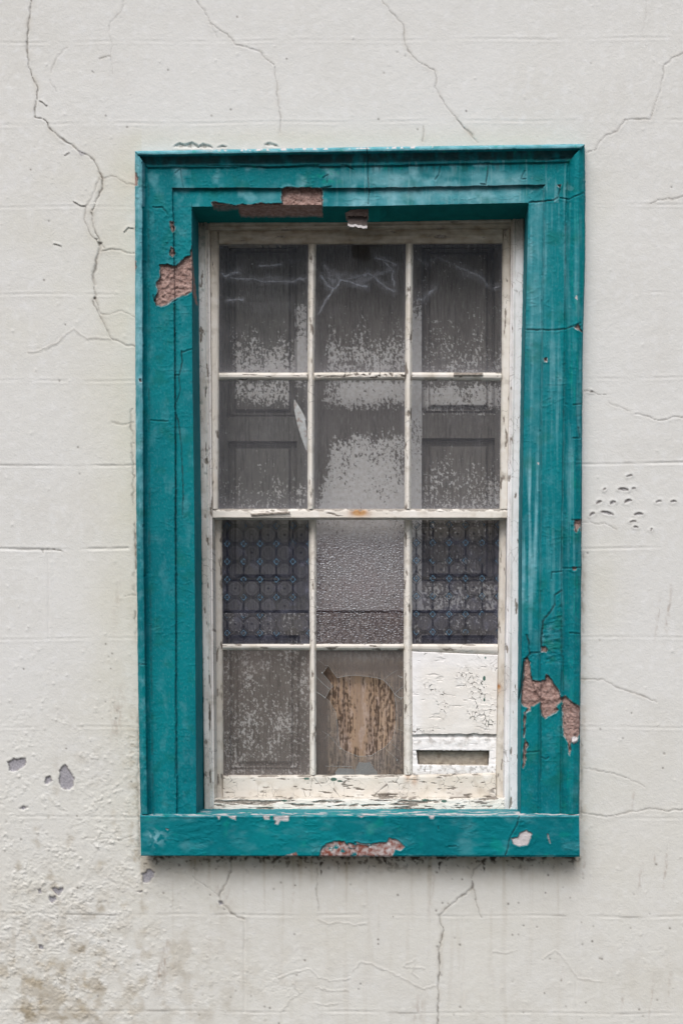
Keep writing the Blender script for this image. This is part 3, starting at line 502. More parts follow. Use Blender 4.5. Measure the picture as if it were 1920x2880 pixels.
def teal_layer(X, Y, kind, sd=0):
    """relief and masks of old paint on stone; kind: head, left, right, sill, inner"""
    z = np.zeros(X.shape)
    h = .8 * fbm(X, Y, 70, 3, 50 + sd) + .75 * fbm(X, Y, 17, 3, 51 + sd, None, .6) * (.5 + sm(-.2, .3, fbm(X, Y, 80, 2, 49 + sd))) + .9 * sm(.45, .9, ridged(X, Y, 44, 3, 48 + sd, 20)) * sm(.0, .3, fbm(X, Y, 90, 2, 47 + sd))
    stone, chalk_lit, dark, prim, gry, deep, brt, strk = z.copy(), z.copy(), z.copy(), z.copy(), z.copy(), z.copy(), z.copy(), z.copy()
    for i, q in enumerate(STONE if kind != 'sill' else []):
        w_ = win(X, Y, q); x, y = X[w_], Y[w_]
        if x.size == 0: continue
        d = psd(x, y, q, 12, 1.6, 6, i); ins = sm(.9, -.9, d); stone[w_] = np.maximum(stone[w_], ins)
        h[w_] += -6.5 * sm(1.2, -1.2, d) + sm(0, -3, d) * (6.5 * fbm(x, y, 17, 4, 52, None, .6) + 1.8 * ridged(x, y, 13, 2, 53) - 1.5) + 1.6 * np.exp(-((d - 3) / 2.5) ** 2) * (.5 + fbm(x, y, 18, 2, 54)) * (d < 11.5)
        gry[w_] = np.maximum(gry[w_], .75 * np.exp(-((d - .9) / .9) ** 2) * sm(.0, .25, fbm(x, y, 20, 2, 155 + i))); dark[w_] = np.maximum(dark[w_], .75 * np.exp(-((d + .6) / 1.5) ** 2) * sm(-.1, .35, fbm(x, y, 22, 2, 55 + i) + .15))
    for i, (q, wd, dk) in enumerate(CR_T):
        w_ = win(X, Y, q); x, y = X[w_], Y[w_]
        if x.size == 0: continue
        d = pdist(x, y, jag(q, .9, 8, i), 10); h[w_] += -1.8 * np.exp(-(d / wd) ** 2) + .7 * np.exp(-((d - 4) / 3) ** 2) * (d < 9.5); dark[w_] = np.maximum(dark[w_], .78 * dk * (.6 + .7 * sm(-.3, .3, fbm(x, y, 22, 2, i + 300))) * np.exp(-(d / (wd * .8)) ** 2))
    return h, stone, chalk_lit, dark, prim, gry, deep, brt, strk
def pimples(X, Y, h, dens, seed, sc=11, amp=1.1):
    f1, f2, k = voronoi(X, Y, sc, seed); return h + amp * (k < dens) * np.exp(-(f1 / .28) ** 2)
sur = empty('window_surround', at(1010, 2409, 0), 'teal painted moulded stone window surround with peeling paint and exposed pink stone', 'window surround')
SB = -120
def finish(b, X, Y, h0, L, keep=None, back=None, sides='TBLR'):
    if sides != 'LRB':
        sp = surround(X, Y)[1]; n_ = fbm(X, Y, 45, 4, 720)
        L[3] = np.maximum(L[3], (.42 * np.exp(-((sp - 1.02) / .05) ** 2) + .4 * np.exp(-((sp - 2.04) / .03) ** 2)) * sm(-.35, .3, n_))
        L[2] = np.clip(L[2] + .15 * sm(.05, .5, fbm(X, Y, 34, 5, 721, 70)) + .10 * sm(.1, .4, fbm(X, Y, 5, 3, 722, 9)), 0, 1)
        L[6] = np.clip(L[6] + .4 * sm(.1, .5, fbm(X, Y, 70, 4, 723)), 0, 1)
    h, stone, chalk_lit, dark, prim, gry, deep, brt, strk = L
    b.sheet(at(X, Y, h0 + h), (stone, chalk_lit, dark, prim), (gry, deep, brt, strk), keep, back, sides=sides)
# head
X, Y, s_, t_ = cgrid(fn((400, 380), (600, 380)), fn((400, 1643), (600, 1646)), yo_t, ye_t, 1.6)
Y = Y + (t_ < .001) * (1.2 * fbm(X, Y * 0, 30, 3, 70)) ; X = X + ((s_ < .001) | (s_ > .999)) * 1.2 * fbm(X * 0, Y, 20, 2, 71)
h0, sp, sL, sR, sT = surround(X, Y); L = list(teal_layer(X, Y, 'head'))
vs = fbm(X, Y, 11, 3, 72, 160)
L[2] = np.clip(.75 * sm(900, 1060, X) * sm(470, 500, Y) * sm(-.5, .5, fbm(X, Y, 120, 3, 73, 40) + .25) * sm(1540, 1420, X) + (sT == sp) * .85 * sm(.28, .20, sp) + (sL == sp) * .9 * sm(.85, .6, sp)  # faded patches; light on the top fillet is painted in paler too
               + .6 * sm(.05, .5, fbm(X, Y, 60, 3, 74)) * (sp > 1) * sm(1500, 1300, X) + .35 * np.exp(-((X - 760) / 50) ** 2 - ((Y - 555) / 25) ** 2), 0, 1)
L[8] = sm(.12, .5, vs) * .5 * sm(900, 1000, X) * (sp > .8) + .35 * sm(.3, .5, fbm(X, Y, 26, 3, 79)) * sm(950, 1050, X) * (Y > 500)
L[3] = np.maximum(L[3], .75 * (sT == sp) * sm(.3, .38, sp) * sm(1.02, .7, sp) * sm(-.5, .5, fbm(X, Y, 30, 3, 75, 60) + .35))           # the cove's shade painted in as a dark tone
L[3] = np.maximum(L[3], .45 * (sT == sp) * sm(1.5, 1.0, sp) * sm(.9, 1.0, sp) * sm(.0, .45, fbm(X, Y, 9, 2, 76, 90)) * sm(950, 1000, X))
L[3] = np.maximum(L[3], .8 * np.exp(-((sT - 2.0) / .03) ** 2) * (sT == sp))  # shadow line under the fascia step painted dark
L[7] = .7 * np.exp(-((X - 925) / 40) ** 2 - ((Y - 495) / 22) ** 2) * sm(.05, .3, fbm(X, Y, 18, 3, 77)) + .5 * sm(.35, .5, fbm(X, Y, 22, 3, 78)) * (Y < 480)
L[5] = np.maximum(L[5], .95 * sm(.12, .3, fbm(X, Y, 18, 2, 80)) * (Y < yo_t(X) + 6) * sm(520, 700, X) * sm(1300, 1150, X))
L[0] = L[0] + .6 * sm(.3, .6, fbm(X, Y, 30, 3, 81)) + .5 * np.exp(-((sT - 1.98) / .08) ** 2) * fbm(X, Y, 30, 2, 82)
b = MB(); finish(b, X, Y, h0, L, None, SB, 'TLR')
# soffit of the head: real underside running back to the sash frame
xs_ = np.arange(536, 1488.1, 2.0); dv = np.linspace(0, 1, 44); XX, VV = np.meshgrid(xs_, dv)
P = at(XX, ye_t(XX), 24.0); P[..., 1] = -(24.0 - VV * 150) / 1000
qx, qy = proj(P); sof_st = np.zeros(qx.shape); sof_dk = sof_st.copy(); zz = sof_st.copy()
SOF = [(T1((533, 420), (560, 455), (580, 480), (540, 470)), .7), (T1((533, 425), (600, 432), (700, 450), (705, 470), (600, 482), (545, 470)), .6), (T1((690, 430), (970, 430), (1222, 440), (1226, 518), (712, 520), (700, 490)), 1.), (T1((1368, 492), (1400, 475), (1516, 468), (1517, 540), (1375, 540)), .9)]
for i, (q, a) in enumerate(SOF):
    d = psd(qx, qy, q, 8, 1.2, 6, i); sof_st = np.maximum(sof_st, a * sm(.8, -.8, d)); P[..., 2] += .004 * sm(1, -1, d) + .0015 * sm(0, -2, d) * fbm(qx, qy * 2, 12, 2, 91)
P[..., 2] += .0008 * fbm(XX, VV * 100, 20, 3, 92)
b.sheet(P, (sof_st, zz, zz, zz), (zz, .55 * (1 - sof_st), zz, zz), flip=False)  # underside tinted darker to put its shade into the colour
head = b.build('head', M_teal, sur)
# loose flake hanging under the soffit
b = MB(); u, v = np.meshgrid(np.linspace(0, 1, 20), np.linspace(0, 1, 12)); fx = 978 + 54 * u; top = 608 + 6 * fbm(fx, fx * 0, 12, 2, 3)
fy = top * (1 - v) + v * (635 + 5 * fbm(fx, fx * 0 + 5, 9, 2, 4) + 8 * u); P = at(fx, fy, 8 - 26 * (1 - v) ** 2)
dm = (v > .62) * 1.
b.sheet(P, ((v <= .8) * .9, v * 0, (v <= .8) * .75, v * 0), ((v > .8) * 1., v * 0)); P2 = P.copy(); P2[..., 1] += .0016; b.sheet(P2, flip=True)
tag(b.build('paint_flake', M_teal, sur), 'torn paint flake hanging with a pale edge')
b = MB(); u, v = np.meshgrid(np.linspace(0, 1, 30), np.linspace(0, 1, 14)); fx = 1036 + 50 * u; fy = 572 + v * (50 - 16 * sm(.55, 1, u) + 4 * fbm(fx, fx * 0, 14, 2, 6)); P = at(fx, fy, 20 - 34 * v)
b.sheet(P, None, (v * 0, v * 0 + .6)); P2 = P.copy(); P2[..., 1] += .0016; b.sheet(P2, flip=True); b.build('paint_flake', M_teal, sur)
# jambs
def jamb(side_):
    left = side_ == 'left'
    if left: X, Y, s_, t_ = cgrid(xo_l, xe_l, ye_t, 2290, (1.6, 2.0))
    else: X, Y, s_, t_ = cgrid(xe_r, xo_r, ye_t, 2290, (1.6, 2.0))
    e = (s_ < .001) if left else (s_ > .999)
    X = X + e * (1.6 * fbm(X * 0, Y, 60, 3, 100 + left) + .6 * fbm(X * 0, Y, 9, 2, 99))
    h0, sp, sL, sR, sT = surround(X, Y); L = list(teal_layer(X, Y, side_, 3 if left else 7))
    if left:
        L[2] = np.clip(.95 * sm(.62, .5, sp) * sm(1750, 900, Y) * sm(-.6, .3, fbm(X, Y, 40, 4, 101, 90) + .2) + .3 * sm(.62, .5, sp) * sm(-.1, .5, fbm(X, Y, 26, 4, 102)) + .2 * sm(.1, .6, fbm(X, Y, 60, 4, 103)) * sm(1500, 900, Y), 0, 1)
        L[0] = L[0] + (1.3 * fbm(X, Y, 12, 2, 104) + 1.0 * ridged(X, Y, 16, 2, 105)) * .8 * sm(560, 600, Y) * sm(770, 700, Y) * sm(.95, 1.05, sp) + .9 * sm(.5, .2, sp) * fbm(X, Y, 40, 2, 106) + .5 * (sp < .3) * fbm(X, Y, 14, 2, 107)
        L[0] = pimples(X, Y, L[0], .07, 5, 12, .8); L[0] = L[0] + sm(2130, 2230, Y) * 1.5 * fbm(X, Y, 18, 3, 108)
        L[6] = .5 * sm(.1, .5, fbm(X, Y, 16, 2, 109)) * np.exp(-((sp - .62) / .12) ** 2) * (Y > 1000)
        L[3] = np.maximum(L[3], .35 * np.exp(-((sp - .62) / .06) ** 2) * sm(.0, .3, fbm(X, Y, 30, 2, 110, 90)) * (Y > 1150))
    else:
        v1 = fbm(X, Y, 5, 3, 111, 200); v2 = fbm(X, Y, 15, 4, 112, 300)
        fade = sm(1900, 1500, Y)
        L[2] = np.clip(.42 * sm(-.05, .5, v2) * fade + .45 * np.exp(-((sp - 2.45) / .5) ** 2) * sm(1500, 500, Y) + .6 * (sp > 2.2) * sm(1250, 1350, Y) * sm(1850, 1600, Y) * sm(-.2, .4, v2), 0, .9)
        rd = np.exp(-((sR - 2.02) / .05) ** 2) * sm(-.3, .3, v1 + .15) * fade * (Y > 620) + .9 * np.exp(-((sR - 1.0) / .03) ** 2) * sm(1130, 1200, Y) * fade + .75 * sm(.28, .5, v1) * fade
        L[8] = np.clip(rd, 0, 1) * .22
        L[7] = .5 * sm(.2, .5, fbm(X, Y, 4, 3, 113, 140)) * sm(1.1, .8, sp)
        sag = psd(X, Y, T9((650, 60), (640, 200), (660, 330), (720, 360), (690, 430), (700, 600), (940, 620), (945, -200), (900, -330), (840, -100)), 14, 2); k = sm(2, -3, sag)
        L[0] = L[0] - 1.5 * k + k * 3.4 * fbm(X + 6 * fbm(X, Y, 20, 2, 114), Y, 26, 3, 115, 9); L[2] = L[2] * (1 - k) + .25 * k * sm(.1, .4, fbm(X, Y, 24, 3, 116, 12)); L[6] = k * .55 * sm(.1, -.2, fbm(X, Y, 30, 3, 116)); L[8] *= 1 - k
        low = sm(1870, 1960, Y); L[0] = L[0] + low * (.9 * fbm(X, Y, 26, 4, 117)); L[6] = np.maximum(L[6], low * .3 * sm(-.2, .4, fbm(X, Y, 40, 3, 118)))
        L[0] = pimples(X, Y, L[0], .10, 9, 10, 1.) if True else L[0]
        L[0] = L[0] + .4 * fbm(X, Y, 6, 2, 119, 120) * (1 - low)
        smooth = psd(X, Y, T9((498, 862), (622, 875), (628, 1110), (590, 1080), (540, 1010), (520, 930)), 8, 1.); L[0] = L[0] + 5 * sm(1, -1, smooth)
        p2 = psd(X, Y, T9((1078, 1700), (1110, 1680), (1175, 1700), (1165, 1750), (1110, 1785), (1075, 1760)), 8, .8); L[5] = np.maximum(L[5], sm(1, -1, p2)); L[0] = L[0] + 5 * sm(1, -1, p2); L[1] = L[1] * (1 - sm(1, -1, p2)); L[3] = L[3] * (1 - sm(1, -1, p2))
    for q in ([(1617, 838), (1620, 832), (1622, 842)], [(1533, 1010), (1537, 1008), (1536, 1018)], T4((1105, 985 / 1), (1112, 985), (1110, 995))):
        d = psd(X, Y, q, 6, .3); L[5] = np.maximum(L[5], sm(1.5, 0, d))
    b = MB(); finish(b, X, Y, h0, L, None, SB, 'L' if left else 'R')
    # reveal
    ys_ = np.arange(572, 2291, 3.0); dv = np.linspace(0, 1, 40); YY, VV = np.meshgrid(ys_, dv, indexing='ij')
    xe = xe_l if left else xe_r; P = at(xe(YY), YY, 25.); P[..., 1] = -(25 - VV * 150) / 1000
    qx, qy = proj(P); P[..., 0] += .001 * fbm(YY, VV * 90, 24, 3, 120); zz = np.zeros(qx.shape); st_ = zz.copy(); gr = zz.copy()
    if left:
        for i, q in enumerate((T1((380, 515), (400, 560), (402, 720), (388, 690), (382, 600)), T1((402, 710), (412, 820), (430, 1000), (440, 1075), (425, 1060), (408, 990), (405, 830)))):
            d = psd(qx, qy, q, 8, 1., 5, i); st_ = np.maximum(st_, sm(1, -1, d))
    else:
        d = psd(qx, qy, T9((375, 560), (365, 900), (300, 1140), (290, 1100), (330, 750), (350, 620)), 8, 1.); gr = np.maximum(gr, sm(1, -1, d))
    b.sheet(P, (st_, zz + .12, gr * .9, zz), (zz, zz, zz, zz), flip=not left)
    return b.build('jamb', M_teal, sur)
jamb('left'); jamb('right')
# torn paint film curling off the right jamb
b = MB(); u, v = np.meshgrid(np.linspace(0, 1, 8), np.linspace(0, 1, 40))
fy = 1850 + 118 * v; xr = np.interp(v, [0, .2, .6, 1], [1471, 1466, 1460, 1456]); wd = np.interp(v, [0, .25, .7, 1], [2, 7, 8, 2]) * (1 + .2 * fbm(fy, fy * 0, 14, 2, 9)); fx = xr + u * wd
P = at(fx, fy, 26 + 7 * (1 - u) ** 2); b.sheet(P, (v * 0, v * 0, sm(.35, .5, u) * .9, v * 0)); P2 = P.copy(); P2[..., 1] += .0015; b.sheet(P2, flip=True); b.build('paint_flake', M_teal, sur)
# sill
X, Y, s_, t_ = cgrid(fn((2280, 394), (2410, 397)), fn((2280, 1627), (2410, 1629)), fn((380, 2294), (1640, 2293)), fn((380, 2407), (1640, 2410)), 1.6)
L = list(teal_layer(X, Y, 'sill', 11)); h = L[0] + 1.5 * fbm(X, Y, 46, 4, 130) + .8 * sm(.1, .5, ridged(X, Y, 60, 3, 131, 22)) * sm(-.1, .3, fbm(X, Y, 120, 2, 132))
h -= 5 * sm(5, 0, Y - 2293) ** 2; h -= 4 * sm(4, 0, 2408.5 - Y) ** 2; h += 1.2 * np.exp(-((Y - 2297) / 3) ** 2)
R7 = T7((1205, 1140), (1220, 1090), (1250, 1060), (1300, 1045), (1360, 1045), (1385, 1070), (1400, 1088), (1430, 1085), (1428, 1050), (1480, 1060), (1560, 1068)) + T8((40, 1000), (45, 1028), (80, 1028), (90, 1000), (160, 1015), (200, 1000), (270, 995), (285, 970), (330, 980), (375, 1020), (350, 1042), (315, 1035), (300, 1080))
d = psd(X, Y, R7, 12, 1.4, 6, 3); k = sm(.8, -.8, d); h -= 3 * sm(1.2, -1.2, d); h += 1.4 * np.exp(-((d - 3) / 2.5) ** 2); L[3] = np.maximum(L[3], .5 * np.exp(-((d + .5) / 1.3) ** 2) * (Y < 2400) * sm(-.1, .3, fbm(X, Y, 20, 2, 133)))
L[4] = k * sm(.45, .1, fbm(X, Y, 24, 3, 134)); L[5] = k * np.maximum(sm(1040, 1075, X + 18 * fbm(X, Y, 15, 2, 135)), sm(.12, .22, fbm(X, Y, 12, 3, 136)))
for i, q in enumerate((T8((1010, 970), (1050, 965), (1060, 940), (1100, 922), (1135, 945), (1120, 980), (1105, 1010), (1060, 1018), (1020, 1000)), T8((1225, 945), (1233, 948), (1243, 1000), (1236, 995)), T7((630, 884), (685, 880), (680, 910), (650, 900)), T7((850, 884), (895, 884), (890, 908), (858, 906)),
                       T7((915, 884), (1018, 882), (1010, 916), (960, 915), (945, 940), (925, 935), (930, 915), (916, 905)), T7((555, 884), (583, 884), (572, 906)), T8((520, 836), (556, 834), (548, 852), (525, 852)), T8((100, 836), (135, 836), (118, 846)), T7((240, 965), (255, 968), (248, 974)))):
    d = psd(X, Y, q, 10, 1.2, 5, i + 40); k = sm(.8, -.8, d); L[5] = np.maximum(L[5], k); h -= 2. * k; h += 1.0 * np.exp(-((d - 2.5) / 2.) ** 2); L[3] = np.maximum(L[3], .45 * np.exp(-((d + .3) / 1.1) ** 2))
d = psd(X, Y, T7((990, 1135), (1060, 1112), (1068, 1135)), 8, 1); L[4] = np.maximum(L[4], sm(1, -1, d))
L[2] = np.clip(.22 * sm(.0, .5, fbm(X, Y, 90, 5, 137, 40)) + .75 * np.exp(-((X - 440) / 28) ** 2 - ((Y - 2355) / 22) ** 2) * sm(-.2, .3, fbm(X, Y, 14, 2, 138)), 0, 1)
L[7] = .3 * sm(.2, .5, fbm(X, Y, 60, 3, 139)); L[8] = .55 * sm(5, 1, np.abs(Y - 2295)) * sm(-.2, .3, fbm(X, Y, 40, 3, 140)) + .4 * sm(6, 2, 2409 - Y) * sm(.0, .4, fbm(X, Y, 30, 3, 141))
L[0] = pimples(X, Y, h, .08, 13, 13, .9)
b = MB(); finish(b, X, Y, 62., L, None, 0., 'LRB')
xs_ = np.arange(395, 1628, 2.2); dv = np.linspace(0, 1, 30); XX, VV = np.meshgrid(xs_, dv); ye = np.interp(XX, [380, 1640], [2294, 2293])
P0 = at(XX, ye, 58.); P1 = at(XX, np.interp(XX, [380, 1640], [2274, 2275]), -84.); P = P0 * (1 - VV[..., None]) + P1 * VV[..., None]; P[..., 2] += .0012 * fbm(XX, VV * 140, 30, 3, 142) + .001 * np.sin(VV * math.pi)
qx, qy = proj(P); wear = sm(.05, .22, fbm(XX, VV * 60, 46, 4, 143, 9) + .25 * sm(.35, 0, VV) + .15 * sm(1000, 1250, XX) - .12) * sm(.75, .4, VV); zz = np.zeros(wear.shape)
b.sheet(P, (zz, zz + .25, zz, zz), (wear * .95, zz, .3 * sm(.1, .4, fbm(XX, VV * 90, 30, 2, 144)), zz), flip=True)
b.build('sill', M_teal, sur)

# ------------------------------------------------------------------ sash window
win = empty('sash_window', at(1015, 2275, -72), 'twelve light white sash window with cracked flaking paint and grimy panes', 'window')
def white(X, Y, h0, al, edge, seed, gr=0., cool=0., crk=.5, wood=0., sy=1.):
    """relief and masks of old white paint; al: True when the member runs vertically; edge: 0..1 across"""
    a, c = (X, Y) if al else (Y, X)
    h = .5 * fbm(a, c, 26, 3, seed, 90) + .15 * fbm(X, Y, 7, 2, seed + 1)
    f1, f2, k = voronoi(a + 2 * fbm(X, Y, 12, 2, seed + 2), c, 15, seed, 24); e = f2 - f1
    dens = sm(-.1, .35, fbm(X, Y, 90, 3, seed + 3) + crk - .5)
    ck = sm(.075, .015, e) * dens * (k > .35); h = h - .7 * ck + .3 * dens * sm(.3, .1, e)
    wd = sm(.22, .32, fbm(a, c, 14, 4, seed + 4, 60) + wood * .5 - .09); h = h - 1.3 * wd
    wd = np.maximum(wd, 0); dirt_ = .32 * sm(.05, .5, fbm(X, Y, 34, 4, seed + 5)) + .3 * (sm(.12, 0, edge) + sm(.88, 1, edge))
    return h0 + h, [wd, np.clip(dirt_, 0, .75), np.zeros(X.shape), np.zeros(X.shape)], [np.zeros(X.shape) + gr, np.zeros(X.shape) + cool, ck * .65, np.zeros(X.shape)]
def member(b, Lf, Rf, Tf, Bf, vert, h, prof, seed, step=1.7, back=None, mod=None, **kw):
    X, Y, s_, t_ = cgrid(Lf, Rf, Tf, Bf, step); e = s_ if vert else t_
    ins = .6 * fbm(X, Y, 22, 3, seed + 9)
    if vert: X = X + ins * (e > .001) * (e < .999) * 0 + ((e < .001) | (e > .999)) * .9 * fbm(X * 0 + s_ * 50, Y, 30, 3, seed + 8)
    else: Y = Y + ((e < .001) | (e > .999)) * .9 * fbm(X, Y * 0 + t_ * 50, 30, 3, seed + 8)
    H_, m1, m2 = white(X, Y, h + np.interp(e, *prof), vert, e, seed, **kw)
    if mod: H_ = mod(X, Y, H_, m1, m2, e)
    b.sheet(at(X, Y, H_), m1, m2, None, back)
# box frame: stepped moulding; outer bead, then flat
FR = -72
fl, fr_ = fn((620, 553), (850, 557), (1400, 564), (2280, 575)), fn((620, 1473), (1000, 1471), (1450, 1467), (2280, 1460))
fil, fir = fn((640, 590), (860, 592), (1450, 597), (2250, 603)), fn((640, 1436), (1000, 1433), (1450, 1426), (2250, 1417))
def mod_left(X, Y, H_, m1, m2, e):
    m1[1] = np.clip(m1[1] + .4 * sm(.62, .7, e) * sm(.8, .72, e), 0, 1)
    d = pdist(X, Y, jag(fn_poly(lambda y: fl(y) + (fil(y) - fl(y)) * .62, 1900, 2200), 1.2, 9, 3), 8); m2[2] = np.maximum(m2[2], .9 * np.exp(-(d / 1.7) ** 2) * sm(-.2, .1, fbm(X, Y, 60, 2, 5)))
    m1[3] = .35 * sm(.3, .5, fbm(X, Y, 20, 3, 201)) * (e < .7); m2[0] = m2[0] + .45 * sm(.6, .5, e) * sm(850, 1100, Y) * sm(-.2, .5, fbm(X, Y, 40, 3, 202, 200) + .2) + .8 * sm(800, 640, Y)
    return H_
def mod_right(X, Y, H_, m1, m2, e):
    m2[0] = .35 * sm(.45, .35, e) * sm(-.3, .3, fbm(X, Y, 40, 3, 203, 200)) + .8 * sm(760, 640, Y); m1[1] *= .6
    m1[1] = m1[1] * .6
    return H_
def fn_poly(f, a, c, n=12): return [(float(f(y)), y) for y in np.linspace(a, c, n)]
b = MB()
member(b, fl, fil, fn((500, 624), (1500, 613)), 2276, True, FR, ([0, .05, .12, .55, .6, .66, .8, .84, 1], [-5, -1, 0, 0, 3, 4, 3, -5, -6]), 210, 1.5, -200, mod_left, cool=.45, crk=.5, wood=.07)
member(b, fir, fr_, fn((500, 624), (1500, 613)), 2276, True, FR, ([0, .1, .16, .3, .34, .9, 1], [-6, -5, 1, 2, 0, 1, -2]), 215, 1.5, -200, mod_right, cool=1., crk=.55, wood=-.08)
def browned(a):  # browner tone mixed in over the whole member
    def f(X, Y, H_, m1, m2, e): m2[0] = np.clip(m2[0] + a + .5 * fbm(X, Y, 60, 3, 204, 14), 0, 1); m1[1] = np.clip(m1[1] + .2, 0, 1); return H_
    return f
member(b, fil, fir, fn((500, 624), (1500, 613)), fn((500, 648), (1500, 640)), False, FR, ([0, .1, .35, .4, .7, .75, 1], [-3, 0, 0, -4, -4, -6, -7]), 220, 1.5, -200, browned(.75), crk=-.2)
def mod_bot(X, Y, H_, m1, m2, e):
    k = sm(.0, .12, fbm(X, Y, 70, 4, 205, 10) + .30 * np.exp(-((X - 700) / 100) ** 2) * (e < .6) + .26 * np.exp(-((X - 1130) / 60) ** 2) - .19)
    H_ = H_ - 3.2 * k + 1.2 * fbm(X, Y, 30, 3, 206, 6); m1[0] = np.maximum(m1[0], k); m2[2] = np.maximum(m2[2], .85 * sm(.55, .8, k) * sm(1., .85, k) + .8 * sm(.34, .42, fbm(X, Y, 60, 3, 207, 7)))
    for g in ((1248, 2253, 8, 4), (1195, 2250, 10, 3), (800, 2252, 8, 3)): m1[3] = np.maximum(m1[3], .9 * (((X - g[0]) / g[2]) ** 2 + ((Y - g[1]) / g[3]) ** 2 < 1))
    return H_
member(b, fil, fir, fn((590, 2246), (1430, 2244)), fn((590, 2277), (1430, 2276)), False, FR - 4, ([0, .1, .7, 1], [-5, 0, 3, 4]), 230, 1.3, -200, mod_bot, crk=.6)
b.build('frame', M_white, win)

P_st = ([0, .15, .5, .8, 1], [-2, 0, 0, -3, -9])     # stile, glass side right
P_str = (P_st[0], P_st[1][::-1]); P_str = ([0, .2, .5, .85, 1], [-9, -3, 0, 0, -2])
P_bar = ([0, .22, .35, .65, .78, 1], [-11, -3, 0, 0, -3, -11])
US, LS = -86, -128
# x positions, upper sash
u_sl = fn((640, 590), (860, 592), (1450, 598)); u_gl = fn((680, 616), (1050, 616), (1430, 614)); u_b1a, u_b1b = fn((680, 867), (1050, 865), (1430, 865)), fn((680, 889), (1050, 883), (1430, 883))
u_b2a, u_b2b = fn((680, 1141), (1060, 1138), (1430, 1137)), fn((680, 1161), (1060, 1158), (1430, 1155)); u_gr = fn((680, 1412), (1050, 1409), (1430, 1404)); u_sr = fn((640, 1435), (1000, 1433), (1460, 1425))
rt0, rt1 = fn((600, 648), (1430, 641)), fn((600, 686), (1430, 684))
ub0, ub1 = fn((616, 1048), (870, 1048), (1000, 1047), (1410, 1048)), fn((616, 1068), (870, 1069), (1150, 1068), (1410, 1071)); mr0, mr1 = fn((600, 1431), (1420, 1431)), fn((600, 1455), (1430, 1456))
b = MB()
brown_top = lambda X, Y, H_, m1, m2, e: (m2.__setitem__(0, np.clip(m2[0] + .75 * sm(900, 660, Y), 0, 1)), H_)[1]  # browner towards the top
member(b, u_sl, u_gl, fn((500, 648), (1500, 641)), 1431, True, US, P_st, 240, 1.5, -100, brown_top, gr=.08, crk=.3)
member(b, u_gr, u_sr, fn((500, 648), (1500, 641)), 1431, True, US, P_str, 245, 1.5, -100, brown_top, gr=.04, crk=.4)
member(b, u_gl, u_gr, rt0, rt1, False, US, ([0, .06, .5, .75, 1], [-4, 0, 0, -4, -9]), 250, 1.5, -100, browned(.8), crk=-.3)
def mod_meet(X, Y, H_, m1, m2, e):
    k = sm(.05, .2, fbm(X, Y, 24, 3, 251) + .35 * sm(.3, .05, e)) * (e < .35); m1[0] = np.maximum(m1[0], k * .8); H_ = H_ - 1.2 * k + .8 * fbm(X, Y, 10, 2, 252) * (e < .35)
    m1[2] = np.clip(1.2 * np.exp(-((X - 1010) / 20) ** 2 - ((Y - 1440) / 10) ** 2) + .45 * np.exp(-((X - 1010) / 34) ** 2 - ((Y - 1445) / 14) ** 2), 0, 1)
    d = psd(X, Y, [(705, 1444), (815, 1438), (816, 1446), (708, 1451)], 6, .5); kk = sm(.8, -.8, d); m1[0] = np.maximum(m1[0], kk); H_ = H_ + 4 * kk; m2[2] = np.maximum(m2[2], .9 * np.exp(-((Y - 1452) / 1.2) ** 2) * (X > 706) * (X < 818)); return H_
member(b, u_sl, u_sr, mr0, mr1, False, US, ([0, .12, .3, 1], [-8, -1, 0, 0]), 255, 1.4, -126, mod_meet, crk=.3)
usash = b.build('upper_sash', M_white, win)
def bars(parent, vb, hb, segs, hz, seed, mod=None):
    for i, (a, c) in enumerate(vb):
        bb = MB(); member(bb, a, c, segs[0], segs[1], True, hz, P_bar, seed + i * 5, 1.3, hz - 16, mod, crk=.7, wood=.0, gr=.0); bb.build('glazing_bar', M_white, parent)
    for i, (a, c, t0, t1) in enumerate(hb):
        bb = MB(); member(bb, a, c, t0, t1, False, hz, ([0, .12, .3, .62, .8, 1], [-9, -2, 0, -1, -4, -11]), seed + 30 + i * 5, 1.3, hz - 16, mod, crk=.3, wood=.05, gr=.05); bb.build('glazing_bar', M_white, parent)
def mod_ub(X, Y, H_, m1, m2, e):
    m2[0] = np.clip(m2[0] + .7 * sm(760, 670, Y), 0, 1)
    d = psd(X, Y, [(1275, 1046), (1295, 1045), (1298, 1047), (1356, 1047), (1356, 1056), (1275, 1057)], 6, .5); k = sm(.8, -.8, d); H_ = H_ + 5 * k; m1[0] = np.maximum(m1[0], k); m1[1] = np.maximum(m1[1], k * .6)
    k = sm(.1, .25, fbm(X, Y, 14, 3, 261)) * (X > 940) * (X < 1140) * (Y > 1040) * (Y < 1064) * (np.abs(e - .35) < .3); H_ = H_ - 2 * k + 2 * fbm(X, Y, 12, 2, 262) * (X > 885) * (X < 1140) * (Y > 1040) * (Y < 1070); m1[0] = np.maximum(m1[0], k); m2[2] = np.maximum(m2[2], k * .6); return H_
bars(usash, [(u_b1a, u_b1b), (u_b2a, u_b2b)], [(u_gl, u_b1a, ub0, ub1), (u_b1b, u_b2a, ub0, ub1), (u_b2b, u_gr, ub0, ub1)], (rt1, 1431), US, 270, mod_ub)
